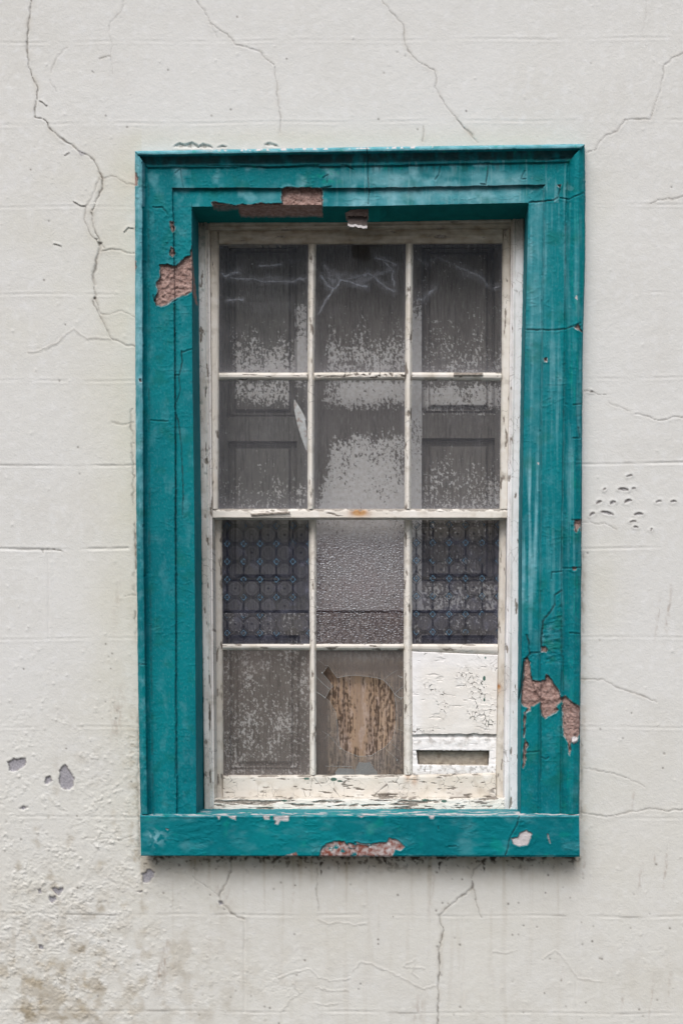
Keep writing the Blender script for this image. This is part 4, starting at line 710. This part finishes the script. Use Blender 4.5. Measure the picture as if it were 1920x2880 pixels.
# lower sash
l_sl = fn((1455, 601), (2250, 602)); l_gl = fn((1460, 624), (1820, 626), (2180, 628)); l_b1a, l_b1b = fn((1460, 868), (1820, 871), (2180, 871)), fn((1460, 891), (1820, 889), (2180, 889))
l_b2a, l_b2b = fn((1460, 1136), (1820, 1134), (2180, 1135)), fn((1460, 1158), (1820, 1158), (2180, 1160)); l_gr = fn((1460, 1403), (1820, 1399), (2180, 1393)); l_sr = fn((1455, 1427), (2250, 1419))
lb0, lb1 = fn((626, 1811), (1400, 1811)), fn((626, 1828), (1130, 1829), (1165, 1832), (1400, 1842)); br0, br1 = fn((600, 2180), (1150, 2179), (1400, 2173)), fn((600, 2247), (1420, 2245))
b = MB()
member(b, l_sl, l_gl, 1456, 2246, True, LS, P_st, 300, 1.5, -152, None, gr=.3, crk=.4, wood=.03)
def mod_lr(X, Y, H_, m1, m2, e): m1[2] = np.clip(np.exp(-((X - 1401) / 5) ** 2 - ((Y - 1931) / 6) ** 2) + .4 * np.exp(-((X - 1402) / 8) ** 2 - ((Y - 1938) / 16) ** 2), 0, 1); m1[1] = np.clip(m1[1] + .3 * sm(.6, 1, e), 0, 1); return H_
member(b, l_gr, l_sr, 1456, 2246, True, LS, P_str, 305, 1.5, -152, mod_lr, gr=.2, crk=.3)
def mod_br(X, Y, H_, m1, m2, e):
    k = sm(.05, .18, fbm(X, Y, 50, 4, 306, 9) + .3 * np.exp(-((X - 1100) / 55) ** 2 - ((e - .85) / .15) ** 2) + .2 * (e > .9) - .25 + .18 * (e < .1)); H_ = H_ - 2.5 * k + 1.6 * np.exp(-((X - 1100) / 50) ** 2 - ((e - .75) / .08) ** 2)
    m1[0] = np.maximum(m1[0], k * .95); m2[2] = np.maximum(m2[2], .9 * sm(.3, .6, k) * sm(.9, .6, k))
    f1, f2, kk = voronoi(X, Y, 26, 31, 40); ck = sm(.06, .015, f2 - f1) * sm(-.05, .3, fbm(X, Y, 120, 2, 307) + .08) * (e > .1) * (kk > .4); m2[2] = np.maximum(m2[2], ck * .75); H_ = H_ - ck
    for g in ((862, 2190, 8, 3), (938, 2192, 9, 5), (955, 2197, 7, 3)): m1[3] = np.maximum(m1[3], .9 * (((X - g[0]) / g[2]) ** 2 + ((Y - g[1]) / g[3]) ** 2 < 1))
    for px_, py_ in ((1147, 2184), (1165, 2196)): m1[2] = np.maximum(m1[2], .5 * np.exp(-((X - px_) / 9) ** 2 - ((Y - py_) / 14) ** 2))
    return H_
member(b, l_gl, l_gr, br0, br1, False, LS, ([0, .05, .12, 1], [-8, -2, 0, 0]), 310, 1.4, -152, mod_br, crk=.45, gr=.1, wood=-.2)
lsash = b.build('lower_sash', M_white, win)
bars(lsash, [(l_b1a, l_b1b), (l_b2a, l_b2b)], [(l_gl, l_b1a, lb0, lb1), (l_b1b, l_b2a, lb0, lb1), (l_b2b, l_gr, lb0, lb1)], (1456, br0), LS, 320)
# panes
def pane(Lf, Rf, Tf, Bf, h, mat, parent, name='pane', step=30, relief=None, masks=None):
    X, Y, s_, t_ = cgrid(Lf, Rf, Tf, Bf, step); X = X + (s_ - .5) * 5; Y = Y + (t_ - .5) * 5
    P = at(X, Y, h + (relief(X, Y) if relief else 0)); b = MB(); b.sheet(P, masks(X, Y) if masks else None); 
    return b.build(name, mat, parent)
def dust_shade(X, Y):
    z = np.zeros(X.shape); e = np.minimum.reduce([X - X.min(), X.max() - X, Y - Y.min(), (Y.max() - Y)])
    return (.12 * sm(16, 3, e) + .04 * sm(.0, .5, fbm(X, Y, 60, 4, 400)) + .12 * sm(60, 0, Y.max() - Y) + .09 * sm(760, 1050, Y) + .02 * sm(.1, .5, fbm(X, Y, 6, 3, 401, 150)), z, z, z)  # dust; its thinning towards the top stands in for the head's shade
for (a, c) in ((u_gl, u_b1a), (u_b1b, u_b2a), (u_b2b, u_gr)):
    pane(a, c, rt1, ub0, US - 11, M_glass, usash, step=5, masks=dust_shade); pane(a, c, ub1, mr0, US - 11, M_glass, usash, step=5, masks=dust_shade)
def tile_masks(ox, oy, miss, seed):
    pxx, pyy = 46.1, 50.2
    def f(X, Y):
        wx = (X - ox) / pxx; wy = (Y - oy) / pyy; ix, iy = np.round(wx).astype(int), np.round(wy).astype(int)
        dx, dy = (wx - ix) * pxx, (wy - iy) * pyy; d = np.abs(dx) + np.abs(dy) * .92
        out = sm(2.1, .9, np.abs(d - 11)); inn = (d < 9.5) * sm(1.6, .6, np.abs(np.hypot(dx * 1.2, dy) - 4.2)); pale = (d < 9.5) * (np.hypot(dx * 1.2, dy) > 4.6) * .55
        fx, fy = np.abs(wx - np.floor(wx) - .5) * pxx, np.abs(wy - np.floor(wy) - .5) * pyy
        lv = sm(1.9, .8, np.abs(dx)) * (d > 10); lh = sm(1.7, .7, np.abs(dy)) * (d > 10) * .4
        oc = sm(2.2, .8, np.abs(np.maximum(np.maximum(fx, fy), (fx + fy) * .74) - 21.5)) * .5
        cxn = (np.hypot(fx, fy) < 3.5) * .6 * (_hash(np.floor(wx).astype(int), np.floor(wy).astype(int), seed) > .4)
        ring = sm(1.2, .4, np.abs(np.hypot(fx, fy) - 12)) * .22
        wear = sm(.32, .12, fbm(X, Y, 70, 4, seed) + .25 * sm(ox + 60, ox + 230, X) * sm(oy + 120, oy + 240, Y) * miss) * sm(-.5, -.1, fbm(X, Y, 8, 2, seed + 1)) * sm(1801, 1796, Y)
        ln = np.maximum.reduce([out * .95, inn * .9, lv * .85, lh * 1.2, oc * 1.1, cxn, ring * 1.2]) * (.35 + .65 * wear)
        z = .18 * sm(.1, .5, fbm(X, Y, 50, 4, seed + 2)) + .10 * (np.maximum(np.maximum(fx, fy), (fx + fy) * .74) < 20) * sm(1560, 1620, Y) + .16 * sm(20, 4, X.max() - X) + .25 * sm(.22, .5, fbm(X, Y, 30, 4, seed + 3)) * sm(X.mean(), X.max(), X)
        return (z, ln, pale * wear * (1 - inn), z * 0)
    return f
pane(l_gl, l_b1a, 1456, lb0, LS - 11, M_film, lsash, step=1.25, masks=tile_masks(639, 1479, 1.6, 410))
pane(l_b2b, l_gr, 1456, lb0, LS - 11, M_film, lsash, step=1.25, masks=tile_masks(1170, 1476, .8, 420))
def hammer(X, Y):
    f1, f2, k = voronoi(X + 3 * fbm(X, Y, 20, 2, 431), Y, 9, 430, 6.5); return 1.4 * sm(.0, .6, f2 - f1) + .9 * fbm(X, Y, 9, 2, 432)
pane(l_b1b, l_b2a, 1456, lb0, LS - 11, M_hammer, lsash, step=1.1, relief=hammer)
pane(l_gl, l_b1a, lb1, br0, LS - 11, M_glass_low, lsash, step=5, masks=dust_shade)
# broken pane: the glass that is left round the hole, its bright edges and cracks
W4 = lambda *p: Z(p, 2.703, 600, 1820)
hole_p = jag(W4((940, 235), (1000, 220), (1080, 215), (1160, 222), (1240, 235), (1290, 250), (1340, 300), (1375, 355), (1385, 420), (1388, 500), (1385, 600), (1360, 700), (1290, 770), (1200, 825), (1100, 830), (1000, 790), (960, 760), (950, 690), (945, 600), (930, 500), (885, 415), (850, 385), (885, 320), (910, 300), (868, 245), (830, 200), (872, 140), (905, 185)), 1.1, 15, 1, True)[:-1]
outer = [(886, 1826), (1138, 1826), (1138, 2183), (886, 2183)]
po = [Vector((x, y, 0)) for x, y in outer]; ph = [Vector((x, y, 0)) for x, y in hole_p]
tri = tessellate_polygon([po, ph]); allp = np.array(outer + [tuple(q) for q in hole_p])
b = MB(); HG = LS - 11
for hh, fl_ in ((HG, False), (HG - 3, True)):
    V = at(allp[:, 0], allp[:, 1], hh); F = np.array([t if not fl_ else t[::-1] for t in tri]); b.raw(V, F, np.tile([.05, 0, 0, 0], (len(V), 1)))
n0 = len(hole_p); k = np.arange(n0); V = np.concatenate([at(hole_p[:, 0], hole_p[:, 1], HG), at(hole_p[:, 0], hole_p[:, 1], HG - 3)])
b.raw(V, np.stack([k, (k + 1) % n0, (k + 1) % n0 + n0, k + n0], -1), mi=1)
hp = np.concatenate([hole_p, hole_p[:1]]); rr = .45 + .55 * np.clip(fbm(hp[:, 0], hp[:, 1], 16, 2, 5) + .3, 0, 1); b.tube(at(hp[:, 0], hp[:, 1], HG), rr / 1000 * .6, 1)
for q, r_ in ((((783, 225), (840, 285), (885, 320)), .7), (((783, 340), (815, 360), (850, 385)), 1.), (((780, 80), (850, 140), (872, 140)), .3), (((1290, 250), (1345, 205), (1400, 175)), .4), (((1375, 355), (1415, 320), (1445, 300)), .6), (((1375, 355), (1410, 385), (1445, 385)), .9), (((1400, 215), (1435, 235)), .8),
              (((830, 640), (900, 690), (950, 760)), .35), (((1390, 620), (1445, 640)), .4), (((1300, 770), (1380, 840), (1400, 860)), .4), (((850, 905), (960, 905), (1060, 910)), .5), (((1340, 720), (1420, 790)), .3), (((900, 640), (840, 700)), .3)):
    pp = jag(W4(*q), .5, 8, 2); b.tube(at(pp[:, 0], pp[:, 1], HG + .3), r_ / 1000 * .65, 1)
for (x, y, r_) in ((826, 196, 2.4), (965, 772, 2.6), (1395, 860, 1.8), (1430, 230, 2), (850, 385, 1.6), (1425, 395, 1.8)):
    c_ = at(*W4((x, y))[0], HG); b.tube(np.array([c_ + [-.0015, 0, -.001], c_, c_ + [.001, 0, .0022]]), [r_ / 2500, r_ / 1300, r_ / 3000], 1)
bp_ = b.build('pane', [M_glass_low, M_edge], lsash, False); bp_['label'] = 'broken pane with a large round hole'
# boarded light with its slot
def mod_panel(X, Y, H_, m1, m2, e):
    D_ = sm(.0, .5, fbm(X, Y, 70, 3, 440) + .5 * np.exp(-((X - 1340) / 60) ** 2 - ((Y - 1950) / 90) ** 2) - .02); f1, f2, k = voronoi(X + 3 * fbm(X, Y, 12, 2, 442), Y, 13, 441, 15); ed = f2 - f1
    H_ = H_ + D_ * .8 * sm(.35, .05, ed); ck = sm(.07, .02, ed) * D_ * (k > .45); gap = (k > .62) * sm(.26, .08, ed) * sm(.5, .9, D_) * (fbm(X, Y, 7, 2, 447) > .0)
    m1[0] = m1[0] * .12; m2[2] = np.maximum(ck * .6, gap * .8) ; m1[1] *= .3; H_ = H_ - .9 * ck - 2.2 * gap
    m1[3] = gap * (k > .93) * 1.; m2[1] = .35 + m2[1] + .5 * sm(40, 0, X - 1160) + .5 * sm(1900, 1845, Y)
    for g in ((1361, 1908, 4, 7), (1361, 1968, 2.5, 5), (1364, 1850, 2, 3)): q = ((X - g[0]) / g[2]) ** 2 + ((Y - g[1]) / g[3]) ** 2 < 1; m1[3] = np.maximum(m1[3], q * .95)
    return H_
bot = lambda x: 2064 + 3.5 * fbm(np.asarray(x, float), np.asarray(x, float) * 0 + 7, 22, 3, 445)
b = MB(); member(b, l_b2b, l_gr, lb1, bot, False, LS - 4, ([0, .01, 1], [-3, 0, 0]), 450, 1.25, LS - 16, mod_panel, crk=-.1); b.build('panel', M_white, lsash)
def mod_vent(X, Y, H_, m1, m2, e):
    slot = psd(X, Y, [(1171, 2111), (1374, 2112), (1372, 2153), (1176, 2150)], 8, .4); k = sm(.6, -.6, slot); H_ = H_ - 20 * k - 5 * sm(2078, 2070, Y) + 1.5 * fbm(X, Y, 16, 3, 461)
    m1[0] = .5 * sm(-.1, .4, fbm(X, Y, 20, 3, 462)) * (1 - k) * sm(2102, 2085, Y) + .5 * sm(.1, .3, fbm(X, Y, 14, 3, 463)) * (Y > 2152) + k * .3; m1[1] = np.clip(m1[1] + .8 * k, 0, 1); m2[1] = (1 - k) * .8; m2[2] = .9 * sm(2.6, .6, np.abs(slot + 1.)) * (Y < 2149) + .5 * sm(.3, .4, fbm(X, Y, 12, 3, 464)) * (Y > 2147) * (1 - k); return H_
b = MB(); member(b, l_b2b, l_gr, 2062, 2179, False, LS - 9, ([0, .1, .4, .42, .75, .78, 1], [-2, 0, 1, 0, 0, 2, 2]), 460, 1.25, LS - 16, mod_vent, crk=-.1); b.build('vent_slot', M_white, lsash)

# ------------------------------------------------------------------ shutters behind the panes
SH, SHU = -160, -180
def shutter(x0, x1, y0, y1, pans, seed, label, dens, mat=M_shut, grp=None, green=0.):
    SH = -160 if y0 > 1000 else SHU
    rt = empty('window_shutter', at((x0 + x1) / 2, y1, SH), label, 'shutter', grp)
    def masks(X, Y):
        d = dens(X, Y); n1 = fbm(X, Y, 7.5, 3, seed, 13, .8); n2 = fbm(X, Y, 5, 2, seed + 1, 40); n3 = fbm(X, Y, 40, 3, seed + 2, 90)
        wp = sm(-.05, .13, n1 * .85 + n3 * .34 + .10 * n2 + .22 * fbm(X, Y, 4.5, 2, seed + 6) + (d - .58) * 1.05); st_ = sm(.25, .45, n2) * .10 * (1 - wp)
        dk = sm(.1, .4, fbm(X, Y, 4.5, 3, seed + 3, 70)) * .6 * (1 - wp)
        z = np.zeros(X.shape); return (np.clip(wp + st_, 0, 1), z, dk, z + green), -0.7 * sm(.5, 0, wp) + .35 * fbm(X, Y, 6, 2, seed + 4, 60)
    gx, gy = np.meshgrid(np.arange(x0, x1 + .1, 2.), np.arange(y0, y1 + .1, 2.)); keep = np.ones(gx.shape, bool); H_ = np.zeros(gx.shape)
    for (a, c, e, f, ia, ic) in pans:
        keep &= ~((gx > a + 1) & (gx < e - 1) & (gy > c + 1) & (gy < f - 1))
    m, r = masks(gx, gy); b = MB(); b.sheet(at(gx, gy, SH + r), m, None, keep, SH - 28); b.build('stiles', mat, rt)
    for i, (a, c, e, f, ia, ic) in enumerate(pans):
        X, Y = np.meshgrid(np.arange(a - 1, e + 1.1, 1.8), np.arange(c - 1, f + 1.1, 1.8)); d_ = np.minimum(np.minimum(X - a, e - X) * 1.0, np.minimum(Y - c, f - Y))
        rec = np.interp(d_, [0, 1.5, 5, 11, 14, ia - 4, ia, ia + 4, 400], [0, -3, -20, -13, -20, -20, -21, -11 + ic, -11 + ic]); m, r = masks(X, Y); m = list(m); m[2] = np.maximum(m[2], 1. * np.exp(-((d_ - 4.5) / 3.4) ** 2) * (1 - .55 * (Y > c + 20)) + .5 * np.exp(-((d_ - ia) / 2.5) ** 2))  # moulding shade painted dark, strongest at the panel's top edge
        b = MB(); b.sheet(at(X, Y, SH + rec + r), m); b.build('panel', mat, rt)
    return rt
g_ = 'inner shutter leaves behind the sash panes'
def d_ul(X, Y): return .08 + .62 * sm(860, 1040, Y) * sm(1075, 1045, Y) * sm(640, 670, X) + .62 * np.exp(-((Y - 1100) / 50) ** 2) * (X > 660) * (X < 815) + .85 * (X > 829) * (X < 862) * sm(830, 870, Y) * sm(1300, 1000, Y) * .6 + .33 * sm(1260, 1400, Y) * (Y < 1460)
def d_ur(X, Y): return .15 + .55 * sm(800, 1040, Y) * sm(1200, 1150, Y) * .55 + .75 * (X < 1186) * sm(830, 900, Y) * .8 + .35 * sm(1080, 1100, Y) * sm(1160, 1130, Y) + .40 * sm(1240, 1400, Y)
_ul, _ur = d_ul, d_ur
rl = lambda Y: 1 - .85 * sm(1165, 1178, Y) * sm(1246, 1236, Y)
d_ul = lambda X, Y: _ul(X, Y) * np.where(X < 862, rl(Y), 1); d_ur = lambda X, Y: _ur(X, Y) * np.where(X > 1186, rl(Y), 1)
_a, _b = d_ul, d_ur
lo3 = lambda Y: .26 * sm(1440, 1470, Y) * sm(1660, 1620, Y)
d_ul = lambda X, Y: _a(X, Y) - lo3(Y); d_ur = lambda X, Y: _b(X, Y) - lo3(Y)
def d_uc(X, Y): return .05 + .16 * np.exp(-((X - 1010) / 50) ** 2) * (Y > 1250) + .58 * sm(840, 1010, Y) * sm(1170, 1130, Y) * sm(890, 930, X) + (.66 + .20 * sm(1300, 1420, Y)) * sm(1180, 1260, Y + 25 * fbm(X, Y, 60, 2, 9)) * sm(900, 960, X + (Y - 1240) * .25) + .25 * sm(920, 1000, X) * sm(1060, 1090, Y) * sm(1140, 1110, Y)
lw = lambda lv: (lambda X, Y: lv + .04 - (.12 + .05 * (X > 1000)) * (Y < 1830) + .2 * fbm(X, Y, 120, 2, 3) + .18 * np.exp(-((Y - 1690) / 40) ** 2))
def d_lc(X, Y): return .30 + .2 * fbm(X, Y, 90, 2, 4)
shutter(590, 873, 640, 1716, [(640, 690, 836, 1176, 20, 2), (640, 1240, 836, 1640, 20, 2)], 500, 'grey upper shutter leaf with two sunk panels, behind the pane with the pointed paint sliver', d_ul, grp=g_, green=.35)
shutter(877, 1143, 640, 1716, [], 510, 'plain upper shutter board behind the middle panes with large pale flaked patches', d_uc, grp=g_)
shutter(1147, 1440, 640, 1716, [(1184, 690, 1392, 1166, 22, 2), (1184, 1232, 1392, 1640, 22, 2)], 520, 'grey upper shutter leaf with speckled white sunk panels, behind the right hand plain panes', d_ur, grp=g_)
shutter(590, 873, 1724, 2230, [(645, 1786, 845, 2168, 22, 3)], 530, 'brown grey lower shutter leaf with one raised panel behind the bottom left pane', lw(.42), grp=g_)
shutter(1147, 1440, 1724, 2230, [(1184, 1786, 1392, 2168, 22, 3)], 540, 'lower shutter leaf behind the boarded light and right patterned pane', lw(.42), grp=g_)
# bare wooden board behind the broken pane
rt = empty('window_shutter', at(1010, 2230, SH), 'bare brown weathered wooden shutter board showing through the hole in the broken pane', 'shutter', g_)
X, Y = np.meshgrid(np.arange(877, 1143.1, 1.6), np.arange(1724, 2230, 1.8))
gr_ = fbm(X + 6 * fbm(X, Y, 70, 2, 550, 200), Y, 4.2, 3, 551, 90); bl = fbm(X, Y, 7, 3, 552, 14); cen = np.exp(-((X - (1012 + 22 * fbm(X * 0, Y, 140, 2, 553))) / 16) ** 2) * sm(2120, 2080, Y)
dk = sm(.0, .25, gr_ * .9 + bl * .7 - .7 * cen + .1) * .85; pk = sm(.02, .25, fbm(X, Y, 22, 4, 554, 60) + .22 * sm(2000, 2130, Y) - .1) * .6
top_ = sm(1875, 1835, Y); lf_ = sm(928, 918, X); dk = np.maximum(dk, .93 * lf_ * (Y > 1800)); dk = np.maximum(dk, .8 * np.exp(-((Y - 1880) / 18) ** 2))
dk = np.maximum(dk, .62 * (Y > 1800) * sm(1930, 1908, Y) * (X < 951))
wt = .9 * top_ * sm(-.02, .12, fbm(X, Y, 10, 3, 557, 16)) + .25 + .45 * sm(.1, .3, fbm(X, Y, 14, 4, 556, 40)) * (X < 925)
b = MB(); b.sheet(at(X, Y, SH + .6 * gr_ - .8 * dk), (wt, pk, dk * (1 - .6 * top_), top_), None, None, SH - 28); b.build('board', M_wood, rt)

# ------------------------------------------------------------------ small things
# cobwebs hanging just behind the upper glass
def cobweb(x0, x1, y0, y1, lines, fills, label, seed):
    rt = empty('cobweb', at((x0 + x1) / 2, y0, -112), label, 'cobweb', 'cobwebs behind the top panes')
    X, Y = np.meshgrid(np.arange(x0, x1, 1.5), np.arange(y0, y1, 1.5)); a = np.zeros(X.shape); X2 = X + 5 * fbm(X, Y, 22, 3, seed); Y2 = Y + 5 * fbm(X, Y, 22, 3, seed + 1)
    for q, wd, al in lines: d = pdist(X2, Y2, q, 20); a = np.maximum(a, al * np.exp(-(d / wd) ** 2) * (.55 + .9 * np.clip(fbm(X, Y, 14, 3, seed + 2) + .3, 0, 1))); a = np.maximum(a, al * .38 * np.exp(-(d / (wd * 5)) ** 2) * (.3 + 1.4 * np.clip(fbm(X, Y, 10, 3, seed + 6) + .3, 0, 1)))
    for q, al in fills: d = psd(X2, Y2, q, 20, 3); a = np.maximum(a, al * sm(6, -12, d) * (.45 + 1.1 * np.clip(ridged(X, Y, 34, 3, seed + 3, 12), 0, 1)))
    a = np.clip(a * 1.25, 0, .7) * sm(0, 14, np.minimum.reduce([X - x0, x1 - X, Y - y0, y1 - Y])); b = MB(); b.sheet(at(X, Y, -112 - 10 * fbm(X, Y, 90, 2, seed + 4)), (a, a, a, a), None, a > .012); b.build('veil', M_web, rt)
    b = MB()
    for q, wd, al in lines:
        if al < .3: continue
        pp = jag(q, .8, 9, seed); b.tube(at(pp[:, 0], pp[:, 1], -112.), .00028, 0, (.28, 0, 0, 0))
    b.build('thread', M_web, rt)
V1 = lambda *p: Z(p, 3.92, 600, 670); V2 = lambda *p: Z(p, 2.529, 860, 670)
cobweb(614, 868, 700, 890, [(V1((190, 440), (450, 450), (560, 480), (700, 475), (870, 478), (950, 450), (1060, 440)), 2.2, .30), (V1((80, 380), (130, 420), (230, 385), (280, 370)), 3, .32), (V1((510, 300), (620, 305), (740, 285)), 2, .3), (V1((830, 270), (960, 240)), 2.5, .12), (V1((150, 688), (260, 675), (330, 682)), 1.8, .34)],
       [(V1((430, 440), (620, 390), (720, 400), (900, 470), (600, 485)), .14), (V1((80, 370), (300, 360), (300, 440), (120, 450)), .08)], 'faint cobweb strands hanging behind the top left pane', 600)
cobweb(884, 1142, 700, 890, [(V2((110, 270), (160, 345), (210, 355), (250, 295), (300, 310), (380, 325), (430, 345)), 2.4, .42), (V2((300, 290), (380, 270), (450, 250), (500, 290), (560, 340), (625, 380)), 2.4, .34), (V2((500, 140), (570, 160), (640, 190)), 2.2, .36), (V2((560, 170), (620, 230), (610, 270), (628, 335)), 2.2, .3), (V2((195, 355), (140, 450), (90, 540)), 1.1, .42), (V2((130, 190), (150, 230)), 1.5, .3)],
       [(V2((120, 200), (250, 240), (450, 250), (600, 190), (640, 230), (480, 300), (430, 340), (300, 310), (250, 300), (190, 350)), .17), (V2((120, 270), (180, 350), (250, 290), (200, 250)), .18)], 'torn drooping cobweb behind the top middle pane', 610)
cobweb(1160, 1411, 700, 890, [(V2((785, 145), (860, 190)), 2.5, .16), (V2((1070, 200), (1170, 245), (1230, 265), (1290, 330)), 2.6, .22), (V2((905, 365), (830, 440), (800, 430)), 2.4, .26), (V2((1340, 352), (1365, 345)), 2, .4), (V2((880, 160), (940, 135), (1050, 190)), 2.4, .1)],
       [(V2((1070, 200), (1250, 260), (1300, 340), (1100, 280)), .07)], 'wispy thin cobweb behind the top right pane', 620)
# pointed sliver of paint caught behind the left pane of the second row
ol = T3((1222, 738), (1240, 765), (1262, 800), (1290, 850), (1308, 890), (1300, 895), (1312, 960), (1318, 1040), (1316, 1130), (1300, 1095), (1270, 1010), (1248, 940), (1234, 880), (1222, 820), (1219, 780))
ol = np.array(ol); tri = tessellate_polygon([[Vector((x, y, 0)) for x, y in ol]]); hh = -104 + 6 * np.sin((ol[:, 1] - 1120) / 50); b = MB()
b.raw(at(ol[:, 0], ol[:, 1], hh), tri); b.raw(at(ol[:, 0], ol[:, 1], hh - 1.2), [t[::-1] for t in tri]); n0 = len(ol); k = np.arange(n0)
b.raw(np.concatenate([at(ol[:, 0], ol[:, 1], hh), at(ol[:, 0], ol[:, 1], hh - 1.2)]), np.stack([k, (k + 1) % n0, (k + 1) % n0 + n0, k + n0], -1))
tag(b.build('paint_flake', M_flake, None, False), 'pointed grey leaf shaped paint sliver caught behind the left pane of the second row', 'paint flake')
# pale plates added below the broken pane; the right one imitates a reflection
def shard(pts, h, mat, name, label, cat, th=2.):
    q = np.array(pts); tri = tessellate_polygon([[Vector((x, y, 0)) for x, y in q]]); b = MB(); ht = h - (2175 - q[:, 1]) * .25
    b.raw(at(q[:, 0], q[:, 1], ht), tri); n0 = len(q); k = np.arange(n0); b.raw(np.concatenate([at(q[:, 0], q[:, 1], ht), at(q[:, 0], q[:, 1], ht - th)]), np.stack([k, (k + 1) % n0, (k + 1) % n0 + n0, k + n0], -1)); tag(b.build(name, mat, None, False), label, cat)
M_pale_glass = glass_mat('pale_glass', .42, (.50, .56, .60), refl=1.)
shard(W4((1078, 930), (1105, 872), (1150, 880), (1190, 872), (1222, 925), (1245, 945), (1245, 975), (1075, 975)), LS - 20, M_pale_glass, 'pale_plate', 'pale plate added as the light reflection at the foot of the broken pane', 'glass shard')
shard(W4((925, 950), (950, 920), (1060, 925), (1075, 945), (1070, 975), (930, 975)), LS - 24, M_pale_glass, 'pale_plate', 'flat low glass shard lying left of the pale reflection plate under the broken pane', 'glass shard')
